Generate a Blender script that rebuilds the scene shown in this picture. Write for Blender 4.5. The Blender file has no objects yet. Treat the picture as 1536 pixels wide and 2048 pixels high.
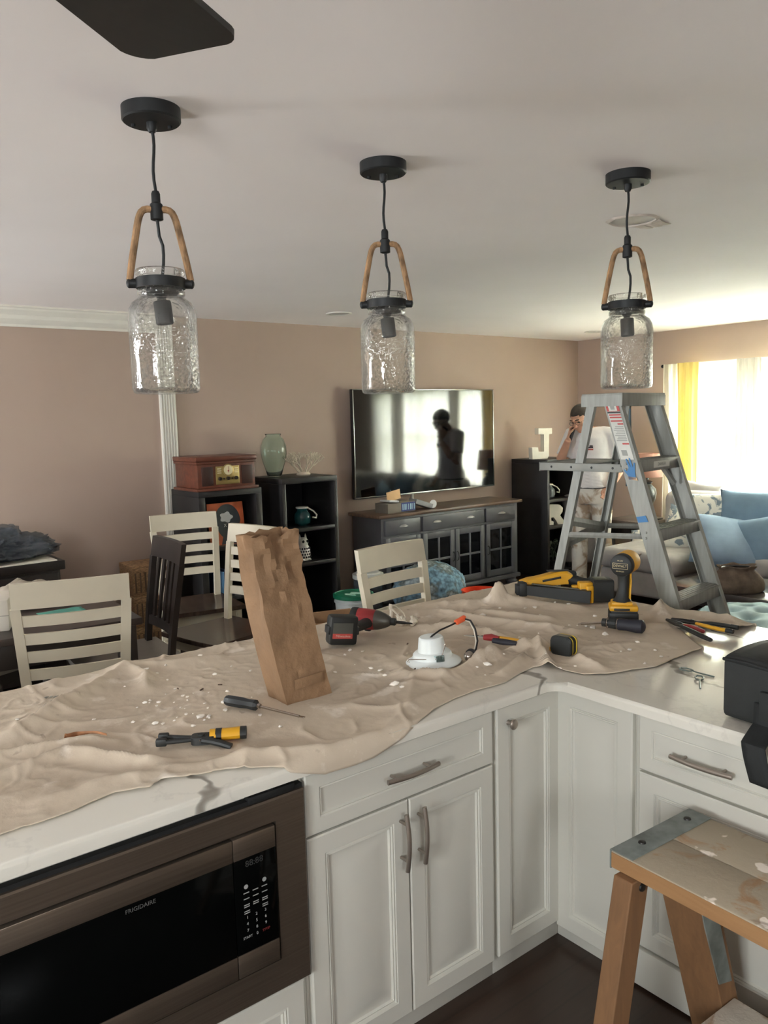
import bpy, bmesh, math, random
from math import sin, cos, pi, radians, sqrt, hypot, atan2
from mathutils import Vector as V, Matrix, noise as mn
random.seed(7)
C = bpy.context.scene.collection
SC = bpy.context.scene

# ------------------------------------------------------------------ camera
EYE = V((0, 0, 1.755)); FPX = 1613.0
yaw, pit, rol = radians(38.231), radians(6.63), radians(-1.52)
FW = V((sin(yaw)*cos(pit), cos(yaw)*cos(pit), -sin(pit)))
_r = V((cos(yaw), -sin(yaw), 0)); _u = _r.cross(FW)
RT = cos(rol)*_r + sin(rol)*_u; UP = -sin(rol)*_r + cos(rol)*_u
cam = bpy.data.objects.new('camera', bpy.data.cameras.new('camera'))
cam.matrix_world = Matrix(((RT.x, UP.x, -FW.x, EYE.x), (RT.y, UP.y, -FW.y, EYE.y), (RT.z, UP.z, -FW.z, EYE.z), (0, 0, 0, 1)))
cam.data.sensor_fit = 'VERTICAL'; cam.data.sensor_height = 24.0
cam.data.lens = 24.0*FPX/2048.0; cam.data.clip_start = 0.02
C.objects.link(cam); SC.camera = cam
def ray(px, py): return FW + RT*((px-768)/FPX) - UP*((py-1024)/FPX)
def Z(px, py, z): d = ray(px, py); return EYE + d*((z-EYE.z)/d.z)      # photo pixel -> point on a level surface
def YP(px, py, y): d = ray(px, py); return EYE + d*(y/d.y)             # ... on a wall facing -y
def XP(px, py, x): d = ray(px, py); return EYE + d*(x/d.x)             # ... on a wall facing -x

# ------------------------------------------------------------------ light, exposure
w = bpy.data.worlds.new('daylight'); SC.world = w; w.use_nodes = True
bg = w.node_tree.nodes['Background']
bg.inputs[0].default_value = (0.93, 0.98, 1.0, 1); bg.inputs[1].default_value = 36.0
SC.view_settings.view_transform = 'Standard'; SC.view_settings.look = 'None'
SC.view_settings.exposure = 0.48; SC.view_settings.gamma = 1.0
SC.view_settings.use_curve_mapping = False
SC.cycles.use_denoising = True
SC.cycles.max_bounces = 12; SC.cycles.diffuse_bounces = 6; SC.cycles.transparent_max_bounces = 16
SC.cycles.sample_clamp_indirect = 60.0
SC.cycles.caustics_reflective = False
def portal(loc, rot, sx, sy):
    l = bpy.data.lights.new('window_daylight', 'AREA'); l.shape = 'RECTANGLE'; l.size = sx; l.size_y = sy
    l.cycles.is_portal = True
    o = bpy.data.objects.new('window_daylight', l); o.location = loc; o.rotation_euler = rot; C.objects.link(o)
CEIL = 2.6; WY = 6.16; WX = 7.837; LX = -2.6; BY = -2.4
WIN = (2.15, 4.74, 0.80, 2.16)      # window in the far wall: y0, y1, z0, z1
FILL_PAT = (4.5, 5.45, 0.03, 2.2)         # unseen patio door, added to light the ceiling and dining wall: y0, y1, z0, z1
FILL_BKW = (-0.45, 0.2, 1.35, 2.0)        # unseen window behind the camera, added to light cabinet fronts and ceiling: x0, x1, z0, z1
FILL_KIT = (-0.75, 0.5, 1.15, 2.2)        # unseen window added in the left wall to brighten the cabinets
portal((WX+0.14, (WIN[0]+WIN[1])/2, (WIN[2]+WIN[3])/2), (0, radians(90), 0), WIN[3]-WIN[2], WIN[1]-WIN[0])
portal((LX-0.14, (FILL_PAT[0]+FILL_PAT[1])/2, (FILL_PAT[2]+FILL_PAT[3])/2), (0, radians(-90), 0), FILL_PAT[3]-FILL_PAT[2], FILL_PAT[1]-FILL_PAT[0])
portal(((FILL_BKW[0]+FILL_BKW[1])/2, BY-0.14, (FILL_BKW[2]+FILL_BKW[3])/2), (radians(90), 0, 0), FILL_BKW[1]-FILL_BKW[0], FILL_BKW[3]-FILL_BKW[2])
portal((LX-0.14, (FILL_KIT[0]+FILL_KIT[1])/2, (FILL_KIT[2]+FILL_KIT[3])/2), (0, radians(-90), 0), FILL_KIT[3]-FILL_KIT[2], FILL_KIT[1]-FILL_KIT[0])

# ------------------------------------------------------------------ materials
def lin(c): 
    r = []
    for v in c[:3]:
        v = v/255.0; r.append(v/12.92 if v <= 0.04045 else ((v+0.055)/1.055)**2.4)
    return (r[0], r[1], r[2], 1)
MATS = {}
class NT:
    def __init__(s, name):
        s.m = bpy.data.materials.new(name); s.m.use_nodes = True
        s.t = s.m.node_tree; s.b = s.t.nodes['Principled BSDF']; s.out = s.t.nodes['Material Output']
        s.tc = s.t.nodes.new('ShaderNodeTexCoord')
    def n(s, typ, **kw):
        x = s.t.nodes.new('ShaderNode'+typ)
        for k, v in kw.items():
            if k.startswith('_'): setattr(x, k[1:], v)
            else:
                for i in x.inputs:
                    if i.name.replace(' ', '_') == k: i.default_value = v; break
        return x
    def l(s, a, b): s.t.links.new(a, b)
    def noise(s, scale, detail=3, rough=.55, dist=0, stretch=None):
        x = s.n('TexNoise', Scale=scale, Detail=detail, Roughness=rough, Distortion=dist)
        if stretch:
            mp = s.n('Mapping'); mp.inputs['Scale'].default_value = stretch
            s.l(s.tc.outputs['Object'], mp.inputs[0]); s.l(mp.outputs[0], x.inputs[0])
        else: s.l(s.tc.outputs['Object'], x.inputs[0])
        return x.outputs['Fac']
    def ramp(s, fac, stops):
        r = s.n('ValToRGB'); e = r.color_ramp.elements
        while len(e) < len(stops): e.new(0.5)
        for i, (p, c) in enumerate(stops): e[i].position = p; e[i].color = lin(c) if max(c) > 1 else (*c[:3], 1)
        s.l(fac, r.inputs[0]); return r.outputs['Color']
    def mix(s, fac, a, b, mode='MIX'):
        x = s.n('Mix', _data_type='RGBA', _blend_type=mode)
        for sock, v in ((x.inputs[0], fac), (x.inputs[6], a), (x.inputs[7], b)):
            if hasattr(v, 'links'): s.l(v, sock)
            elif isinstance(v, (int, float)): sock.default_value = v
            else: sock.default_value = lin(v) if max(v) > 1 else (*v[:3], 1)
        return x.outputs[2]
    def bump(s, h, strength=.3, dist=.01):
        b = s.n('Bump', Strength=strength, Distance=dist); s.l(h, b.inputs['Height'])
        s.l(b.outputs[0], s.b.inputs['Normal'])
def P(name, col, rough=.5, metal=0.0, var=.05, vs=6, bump=0, bs=80, bd=.002, coat=0, spec=None, stretch=None, **kw):
    if name in MATS: return MATS[name]
    t = NT(name); b = t.b
    b.inputs['Roughness'].default_value = rough; b.inputs['Metallic'].default_value = metal
    if spec is not None: b.inputs['Specular IOR Level'].default_value = spec
    if coat: b.inputs['Coat Weight'].default_value = coat; b.inputs['Coat Roughness'].default_value = .08
    lo = tuple(max(0, v*(1-var)) for v in col); hi = tuple(min(255, v*(1+var)) for v in col)
    t.l(t.ramp(t.noise(vs, stretch=stretch), [(.3, lo), (.7, hi)]), b.inputs['Base Color'])
    if bump: t.bump(t.noise(bs, 4, stretch=stretch), bump, bd)
    for k, v in kw.items(): b.inputs[k.replace('_', ' ')].default_value = v
    MATS[name] = t.m; return t.m
def glass(name, col=(1, 1, 1), ior=1.45, rough=0.0, bump=0, bs=60, patchy=False):
    if name in MATS: return MATS[name]
    t = NT(name); b = t.b
    b.inputs['Base Color'].default_value = (*col, 1); b.inputs['Roughness'].default_value = rough
    b.inputs['Transmission Weight'].default_value = 1; b.inputs['IOR'].default_value = ior
    if bump:
        v = t.n('TexVoronoi', _feature='SMOOTH_F1', Scale=bs); t.l(t.tc.outputs['Object'], v.inputs['Vector'])
        h = v.outputs['Distance']
        if patchy:
            mm = t.n('Math', _operation='MULTIPLY'); t.l(h, mm.inputs[0])
            t.l(t.ramp(t.noise(7, 2), [(.42, (0, 0, 0)), (.62, (1, 1, 1))]), mm.inputs[1]); h = mm.outputs[0]
        t.bump(h, bump, .004)
    MATS[name] = t.m; return t.m

def thin_glass(name, tint=(.97, .97, .96), milk=.05, bump=.0, bs=60):
    t = NT(name); tr = t.n('BsdfTransparent'); tr.inputs[0].default_value = (*tint, 1)
    gl = t.n('BsdfGlossy', Roughness=.04); lw = t.n('LayerWeight', Blend=.22); m1 = t.n('MixShader'); df = t.n('BsdfTranslucent'); df.inputs[0].default_value = (.9, .9, .88, 1); m2 = t.n('MixShader')
    sp = t.ramp(t.noise(bs*1.1, 2, .5), [(.50, (0, 0, 0)), (.62, (1, 1, 1))]); bm = t.ramp(t.noise(6, 2), [(.36, (0, 0, 0)), (.60, (1, 1, 1))])
    ml = t.n('Math', _operation='MULTIPLY'); t.l(sp, ml.inputs[0]); t.l(bm, ml.inputs[1]); mk = t.n('MapRange', To_Min=milk*.6, To_Max=milk*2.6); t.l(ml.outputs[0], mk.inputs[0]); t.l(mk.outputs[0], m2.inputs[0])
    mr = t.n('MapRange', To_Min=.03, To_Max=.75); t.l(lw.outputs['Fresnel'], mr.inputs[0]); t.l(mr.outputs[0], m1.inputs[0])
    t.l(tr.outputs[0], m1.inputs[1]); t.l(gl.outputs[0], m1.inputs[2]); t.l(m1.outputs[0], m2.inputs[1]); t.l(df.outputs[0], m2.inputs[2]); t.l(m2.outputs[0], t.out.inputs[0])
    if bump:
        v = t.n('TexVoronoi', _feature='SMOOTH_F1', Scale=bs); t.l(t.tc.outputs['Object'], v.inputs['Vector'])
        mm = t.n('Math', _operation='MULTIPLY'); t.l(v.outputs['Distance'], mm.inputs[0]); t.l(t.ramp(t.noise(7, 2), [(.38, (0, 0, 0)), (.58, (1, 1, 1))]), mm.inputs[1])
        b = t.n('Bump', Strength=bump, Distance=.006); t.l(mm.outputs[0], b.inputs['Height'])
        t.l(b.outputs[0], gl.inputs['Normal']); t.l(b.outputs[0], lw.inputs['Normal'])
    return t.m

# ------------------------------------------------------------------ mesh helpers
class MB:
    def __init__(s): s.b = bmesh.new()
    def _fin(s, vs, M):
        if M is not None: bmesh.ops.transform(s.b, matrix=M, verts=vs)
        return s
    def box(s, c, d, bev=0, M=None, seg=2):
        r = bmesh.ops.create_cube(s.b, size=1.0); vs = r['verts']
        for v in vs: v.co = V((v.co.x*d[0]+c[0], v.co.y*d[1]+c[1], v.co.z*d[2]+c[2]))
        if bev:
            es = {e for v in vs for e in v.link_edges}
            q = bmesh.ops.bevel(s.b, geom=list(es), offset=min(bev, min(d)*.49), segments=seg, affect='EDGES', profile=.5)
            vs = list({v for f in q['faces'] for v in f.verts} | {v for v in vs if v.is_valid})
            st = list(vs); seen = set(st)
            while st:
                a = st.pop()
                for e in a.link_edges:
                    o = e.other_vert(a)
                    if o not in seen: seen.add(o); st.append(o)
            vs = list(seen)
        return s._fin(vs, M)
    def span(s, a, b, bev=0, M=None):
        return s.box([(a[i]+b[i])/2 for i in range(3)], [abs(b[i]-a[i]) for i in range(3)], bev, M)
    def rings(s, rings, close=True, cap0=True, cap1=True, M=None, closed_loop=True):
        vs = [[s.b.verts.new(p) for p in r] for r in rings]; n = len(vs[0])
        for i in range(len(vs)-1):
            for j in range(n if closed_loop else n-1):
                k = (j+1) % n
                s.b.faces.new((vs[i][j], vs[i][k], vs[i+1][k], vs[i+1][j]))
        if closed_loop:
            if cap0: s.b.faces.new(list(reversed(vs[0])))
            if cap1: s.b.faces.new(vs[-1])
        return s._fin([v for r in vs for v in r], M)
    def lathe(s, prof, c=(0, 0, 0), seg=24, cap0=True, cap1=True, M=None, wob=None):
        R = []
        for r, z in prof:
            R.append([V((c[0]+r*cos(2*pi*i/seg), c[1]+r*sin(2*pi*i/seg), c[2]+z)) for i in range(seg)])
        return s.rings(R, cap0=cap0, cap1=cap1, M=M)
    def tube(s, pts, r, seg=10, flat=1.0, M=None, cap=True, side=None):
        pts = [V(p) for p in pts]; n = len(pts); R = []; prev = V(side) if side else None
        for i, p in enumerate(pts):
            t = (pts[min(i+1, n-1)]-pts[max(i-1, 0)]).normalized()
            if prev is None: prev = t.cross(V((0, 0, 1))) if abs(t.z) < .95 else t.cross(V((0, 1, 0)))
            a = (prev - t*prev.dot(t)).normalized(); b = t.cross(a); prev = a
            rr = r[i] if isinstance(r, (list, tuple)) else r
            ra, rb = rr if isinstance(rr, tuple) else (rr, rr*flat)
            R.append([p + a*(ra*cos(2*pi*j/seg)) + b*(rb*sin(2*pi*j/seg)) for j in range(seg)])
        return s.rings(R, cap0=cap, cap1=cap, M=M)
    def rod(s, a, b, r, r2=None, seg=12, M=None):
        return s.tube([a, b], [r, r if r2 is None else r2], seg, M=M)
    def prism(s, poly, z0, z1, M=None, bev=0):
        a = [s.b.verts.new((p[0], p[1], z0)) for p in poly]; t = [s.b.verts.new((p[0], p[1], z1)) for p in poly]
        n = len(poly); fs = [s.b.faces.new(list(reversed(a))), s.b.faces.new(t)]
        for i in range(n): fs.append(s.b.faces.new((a[i], a[(i+1) % n], t[(i+1) % n], t[i])))
        vs = a+t
        if bev:
            es = [e for e in fs[1].edges]
            q = bmesh.ops.bevel(s.b, geom=es, offset=bev, segments=4, affect='EDGES', profile=.5)
            seen = set(v for v in vs if v.is_valid) | {v for f in q['faces'] for v in f.verts}; vs = list(seen)
        return s._fin(vs, M)
    def ball(s, c, r, sc=(1, 1, 1), seg=16, M=None):
        q = bmesh.ops.create_uvsphere(s.b, u_segments=seg, v_segments=max(6, seg*2//3), radius=1)
        for v in q['verts']: v.co = V((c[0]+v.co.x*r*sc[0], c[1]+v.co.y*r*sc[1], c[2]+v.co.z*r*sc[2]))
        return s._fin(q['verts'], M)
    def grid(s, f, nu, nv, M=None):
        vs = [[s.b.verts.new(f(i/nu, j/nv)) for j in range(nv+1)] for i in range(nu+1)]
        for i in range(nu):
            for j in range(nv): s.b.faces.new((vs[i][j], vs[i+1][j], vs[i+1][j+1], vs[i][j+1]))
        return s._fin([v for r in vs for v in r], M)
    def obj(s, name, mat, parent=None, sharp=35, solid=0, weld=False, loc=None, rot=None):
        if weld: bmesh.ops.remove_doubles(s.b, verts=s.b.verts, dist=1e-5)
        bmesh.ops.recalc_face_normals(s.b, faces=s.b.faces)
        me = bpy.data.meshes.new(name); s.b.to_mesh(me); s.b.free()
        me.shade_smooth()
        if sharp < 180: me.set_sharp_from_angle(angle=radians(sharp))
        for m in (mat if isinstance(mat, (list, tuple)) else [mat]): me.materials.append(m)
        o = bpy.data.objects.new(name, me); C.objects.link(o)
        if parent is not None: o.parent = parent
        if loc is not None: o.location = loc
        if rot is not None: o.rotation_euler = rot
        if solid:
            md = o.modifiers.new('thick', 'SOLIDIFY'); md.thickness = solid; md.offset = 0
        return o
def tag(o, label, cat, group=None):
    o['label'] = label; o['category'] = cat
    if group: o['group'] = group
    return o
def thing(name, label, cat, loc=(0, 0, 0), rz=0, group=None, rot=None):
    o = bpy.data.objects.new(name, None); C.objects.link(o); o.location = loc
    o.rotation_euler = rot if rot else (0, 0, rz); o.empty_display_size = .05
    return tag(o, label, cat, group)
def struct(name, mb, mat, parent=None, **kw):
    o = mb.obj(name, mat, parent, **kw)
    if parent is None: o['kind'] = 'structure'
    return o
def copy_tree(o, parent=None):
    c = o.copy(); C.objects.link(c)
    if parent is not None: c.parent = parent
    for ch in list(o.children): copy_tree(ch, c)
    return c
def text(name, body, size, mat, parent, M, ext=.0004, align='CENTER', sx=1.0):
    cu = bpy.data.curves.new(name, 'FONT'); cu.body = body; cu.size = size; cu.extrude = ext
    cu.align_x = align; cu.align_y = 'CENTER'; cu.materials.append(mat); cu.resolution_u = 2
    q = bpy.data.objects.new(name, cu); C.objects.link(q); me = bpy.data.meshes.new_from_object(q.evaluated_get(bpy.context.evaluated_depsgraph_get()))
    bpy.data.objects.remove(q); me.name = name; me.materials.clear(); me.materials.append(mat)
    o = bpy.data.objects.new(name, me); C.objects.link(o); o.parent = parent
    o.matrix_local = M @ Matrix.Diagonal((sx, 1, 1, 1)); return o
def frame(o, x, y):            # local frame: origin, x axis, y axis
    x = V(x).normalized(); y = V(y); y = (y - x*y.dot(x)).normalized(); z = x.cross(y)
    return Matrix(((x.x, y.x, z.x, o[0]), (x.y, y.y, z.y, o[1]), (x.z, y.z, z.z, o[2]), (0, 0, 0, 1)))
def arc(c, r, a0, a1, n, plane='xy'):
    out = []
    for i in range(n+1):
        a = radians(a0+(a1-a0)*i/n); x, y = r*cos(a), r*sin(a)
        out.append(V((c[0]+x, c[1]+y, c[2])) if plane == 'xy' else V((c[0]+x, c[1], c[2]+y)) if plane == 'xz' else V((c[0], c[1]+x, c[2]+y)))
    return out
def rrect(w, h, r, n=4):
    out = []
    for cx, cy, a in ((w/2-r, h/2-r, 0), (-w/2+r, h/2-r, 90), (-w/2+r, -h/2+r, 180), (w/2-r, -h/2+r, 270)):
        for i in range(n+1): t = radians(a+90*i/n); out.append((cx+r*cos(t), cy+r*sin(t)))
    return out
def sm(a, b, x):
    t = min(1, max(0, (x-a)/(b-a))); return t*t*(3-2*t)
# ------------------------------------------------------------------ the room
WALL = P('wall_paint', (177, 157, 143), .75, var=.015, vs=1.2, bump=.06, bs=180)
CEILM = P('ceiling_paint', (248, 242, 240), .85, var=.015, vs=.8, bump=.08, bs=9, bd=.01)
TRIM = P('trim_white', (225, 222, 212), .45, var=.015)
def floor_mat():
    t = NT('floor_wood')
    br = t.n('TexBrick', Scale=1.0, Mortar_Size=.004, Brick_Width=1.3, Row_Height=.09); br.offset = .37
    br.inputs['Color1'].default_value = (.4, .4, .4, 1); br.inputs['Color2'].default_value = (.7, .7, .7, 1); br.inputs['Mortar'].default_value = (.1, .1, .1, 1)
    t.l(t.tc.outputs['Object'], br.inputs[0])
    g = t.noise(14, 5, .6, 1.2, (.25, 3, 1))
    c = t.mix(g, (34, 25, 20), (74, 54, 43)); c = t.mix(.75, c, br.outputs['Color'], 'MULTIPLY')
    c2 = t.mix(.5, c, (58, 42, 33)); t.l(c2, t.b.inputs['Base Color']); t.b.inputs['Roughness'].default_value = .32
    t.bump(br.outputs['Fac'], -.25, .003); return t.m
struct('floor', MB().span((LX-.2, BY-.2, -.1), (WX+.2, WY+.2, 0)), floor_mat())
cb = MB().span((LX-.2, BY-.2, CEIL), (WX+.2, WY+.2, CEIL+.1))
struct('ceiling', cb, CEILM)
struct('wall_back', MB().span((LX-.2, WY, 0), (WX+.2, WY+.16, CEIL)), WALL)
def wall_open(name, axis, face, out, lo, hi, *os_):     # a wall with window openings
    m = MB()
    def add(a0, a1, z0, z1):
        if axis == 'x': m.span((face, a0, z0), (out, a1, z1))
        else: m.span((a0, face, z0), (a1, out, z1))
    e = lo
    for o in os_: add(e, o[0], 0, CEIL); add(o[0], o[1], 0, o[2]); add(o[0], o[1], o[3], CEIL); e = o[1]
    add(e, hi, 0, CEIL)
    return struct(name, m, WALL, weld=False)
wall_open('wall_right', 'x', WX, WX+.16, BY-.2, WY+.16, WIN)
wall_open('wall_left', 'x', LX, LX-.16, BY-.2, WY+.16, FILL_KIT, FILL_PAT)
wall_open('wall_front', 'y', BY, BY-.16, LX-.2, WX+.2, FILL_BKW)
# clear panes, built in every opening
def pane_mat():
    t = NT('window_pane'); tr = t.n('BsdfTransparent'); gl = t.n('BsdfGlossy', Roughness=.02); mx = t.n('MixShader')
    mx.inputs[0].default_value = .06; t.l(tr.outputs[0], mx.inputs[1]); t.l(gl.outputs[0], mx.inputs[2]); t.l(mx.outputs[0], t.out.inputs[0]); return t.m
PANE = pane_mat()
def window(i, axis, at, o, n, sash=True):
    fr = bpy.data.objects.new('window_%d' % i, None); C.objects.link(fr); fr['kind'] = 'structure'
    def bx(name, a0, a1, z0, z1, d0, d1, mat, bev=.004):
        m = MB()
        if axis == 'x': m.span((at+d0, a0, z0), (at+d1, a1, z1), bev)
        else: m.span((a0, at+d0, z0), (a1, at+d1, z1), bev)
        return m.obj(name, mat, fr)
    s = .05
    sgn = 1 if (at > 0) else -1
    D0, D1 = sgn*.03, sgn*.09
    bx('window_frame', o[0], o[0]+s, o[2], o[3], D0, D1, TRIM); bx('window_frame', o[1]-s, o[1], o[2], o[3], D0, D1, TRIM)
    bx('window_frame', o[0], o[1], o[2], o[2]+s, D0, D1, TRIM); bx('window_frame', o[0], o[1], o[3]-s, o[3], D0, D1, TRIM)
    st = (o[1]-o[0])/n
    for k in range(n):
        a, b = o[0]+k*st, o[0]+(k+1)*st
        if k: bx('mullion', a-.04, a+.04, o[2], o[3], D0, D1, TRIM)
        if sash: bx('meeting_rail', a, b, (o[2]+o[3])/2-.025, (o[2]+o[3])/2+.025, D0, D1, TRIM)
        bx('pane', a, b, o[2], o[3], sgn*.058, sgn*.062, PANE, 0)
    bx('window_sill', o[0]-.05, o[1]+.05, o[2]-.03, o[2], -sgn*.05, sgn*.03, TRIM)
window(1, 'x', WX, WIN, 3); window(2, 'x', LX, FILL_PAT, 3, False); window(3, 'x', LX, FILL_KIT, 2); window(4, 'y', BY, FILL_BKW, 1)  # all but the first are unseen, added to light the room
# crown moulding of the dining side, fluted pilaster, baseboards
prof = [(0, -.135), (-.012, -.135), (-.016, -.118), (-.03, -.112), (-.055, -.085), (-.062, -.06), (-.085, -.045), (-.10, -.03), (-.104, -.016), (-.118, -.012), (-.118, 0), (0, 0)]
m = MB(); m.rings([[V((x, WY+p[0], CEIL+p[1])) for p in prof] for x in (LX, 2.62)]); struct('trim_1', m, TRIM, sharp=25)
m = MB(); x0, x1, n = 2.612, 2.742, 5
pp = [(x0, WY), (x0, WY-.028), (x0+.010, WY-.032)]
fw_ = (x1-x0-.02)/n
for k in range(n):
    a = x0+.010+k*fw_
    pp += [(a+fw_*.12, WY-.032)] + [(a+fw_*(.5-.36*cos(pi*j/4)), WY-.032+.012*sin(pi*j/4)) for j in range(5)] + [(a+fw_*.9, WY-.032)]
pp += [(x1-.010, WY-.032), (x1, WY-.028), (x1, WY)]
m.prism(pp, 0, CEIL); struct('trim_2', m, TRIM, sharp=30)
def base(name, a, b, side):
    m = MB()
    if side == 'y': m.span((a, WY-.015, 0), (b, WY, .12), .004)
    else: m.span((WX-.015, a, 0), (WX, b, .12), .004)
    struct(name, m, TRIM)
base('baseboard_back', LX, 2.61, 'y'); base('baseboard_back_living', 2.743, WX, 'y'); base('baseboard_right', BY, WY, 'x')
# outdoors seen through the curtains
m = MB().span((WX+.2, -12, -.5), (WX+30, 18, -.4)); struct('lawn', m, P('lawn', (168, 174, 150), .9, var=.2, vs=2))

# ------------------------------------------------------------------ ceiling: fan, recessed cans, patch
BLK = P('black_metal', (34, 36, 37), .45, .3, var=.05)
FANM = P('fan_blade_dark', (25, 22, 20), .5, var=.12, vs=9, stretch=(1, 8, 1))
t = thing('ceiling_fan', 'dark ceiling fan with one blade tip reaching into view', 'ceiling fan', (-.11, .61, 2.25))
m = MB(); m.lathe([(.02, -.12), (.09, -.11), (.12, -.06), (.12, .04), (.10, .08), (.03, .10)], seg=28); m.obj('motor', BLK, t)
m = MB(); m.rod((0, 0, .08), (0, 0, .29), .014); m.obj('downrod', BLK, t)
m = MB(); m.lathe([(.02, .29), (.05, .30), (.07, .33), (.072, .35)], seg=24); m.obj('canopy', BLK, t)
def blade_poly():
    r = .035
    return ([(.16, -.055), (.24, -.062)] + arc((.745-r, -.092+r, 0), r, -90, -3, 5) + arc((.775-r, .092-r, 0), r, 0, 80, 5) + [(.24, .062), (.16, .055)])
for k in range(5):
    a = radians(35.2+72*k)
    M = Matrix.Rotation(a, 4, 'Z') @ Matrix.Rotation(radians(6), 4, 'X')
    m = MB(); m.prism([(p[0], p[1]) for p in blade_poly()], -.004, .004, M); b = m.obj('blade', FANM, t)
    m = MB(); m.box((.13, 0, .008), (.12, .03, .006), .002, M); m.obj('blade_iron', BLK, b)
CANM = P('can_white', (226, 222, 214), .5, var=.01)
CAND = P('can_inside', (190, 186, 180), .4, var=.02)
def can(label, x, y, r, inner=True):
    t = thing('recessed_light', label, 'ceiling light', (x, y, CEIL))
    m = MB(); R = []
    for rr, z in ((r, 0), (r, -.006), (r*.92, -.010), (r*.78, -.006), (r*.76, 0)): R.append([V((rr*cos(2*pi*i/32), rr*sin(2*pi*i/32), z)) for i in range(32)])
    m.rings(R, cap0=False, cap1=False); m.obj('trim_ring', CANM, t)
    m = MB(); m.lathe([(r*.77, -.004), (r*.4, -.0015), (.002, -.001)], seg=32, cap0=False); m.obj('lens', CAND, t)
can('round recessed ceiling light nearest the television wall, between two hanging jars', 3.84, 5.39, .105)
can('round recessed ceiling light near the corner, just above the ladder top', 7.10, 5.36, .11)
# opened can with torn drywall paper round it
t = thing('ceiling_cutout', 'round ceiling cutout with rough plaster edges beside the third hanging jar', 'ceiling hole', (3.186, 2.205, CEIL))
PLAS = P('raw_plaster', (214, 204, 194), .95, var=.06, vs=20, bump=.5, bs=40, bd=.01)
m = MB(); R = []
for q, z in ((1.12, 0), (1.04, -.006), (.97, -.007), (.93, -.001)):
    R.append([V(((.10*q+.012*mn.noise(V((cos(2*pi*i/40)*2, sin(2*pi*i/40)*2, q))))*cos(2*pi*i/40), (.10*q+.012*mn.noise(V((cos(2*pi*i/40)*2, sin(2*pi*i/40)*2, q))))*sin(2*pi*i/40), z)) for i in range(40)])
m.rings(R, cap0=False, cap1=False); m.obj('rough_edge', PLAS, t)
m = MB(); m.lathe([(.094, -.002), (.002, -.0015)], seg=40, cap0=False); m.obj('can_bottom', CAND, t)
for k in range(3):
    def ff(u, v, k=k): return V((.085+.12*u, -.05+.045*k+.06*(v-.5)*(1-.6*u), -.003-.005*abs(mn.noise(V((u*3, v*2, k*5)))) - .002*sin(u*pi)))
    m = MB(); m.grid(ff, 10, 5); m.obj('torn_paper', PLAS, t, solid=.001)

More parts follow.
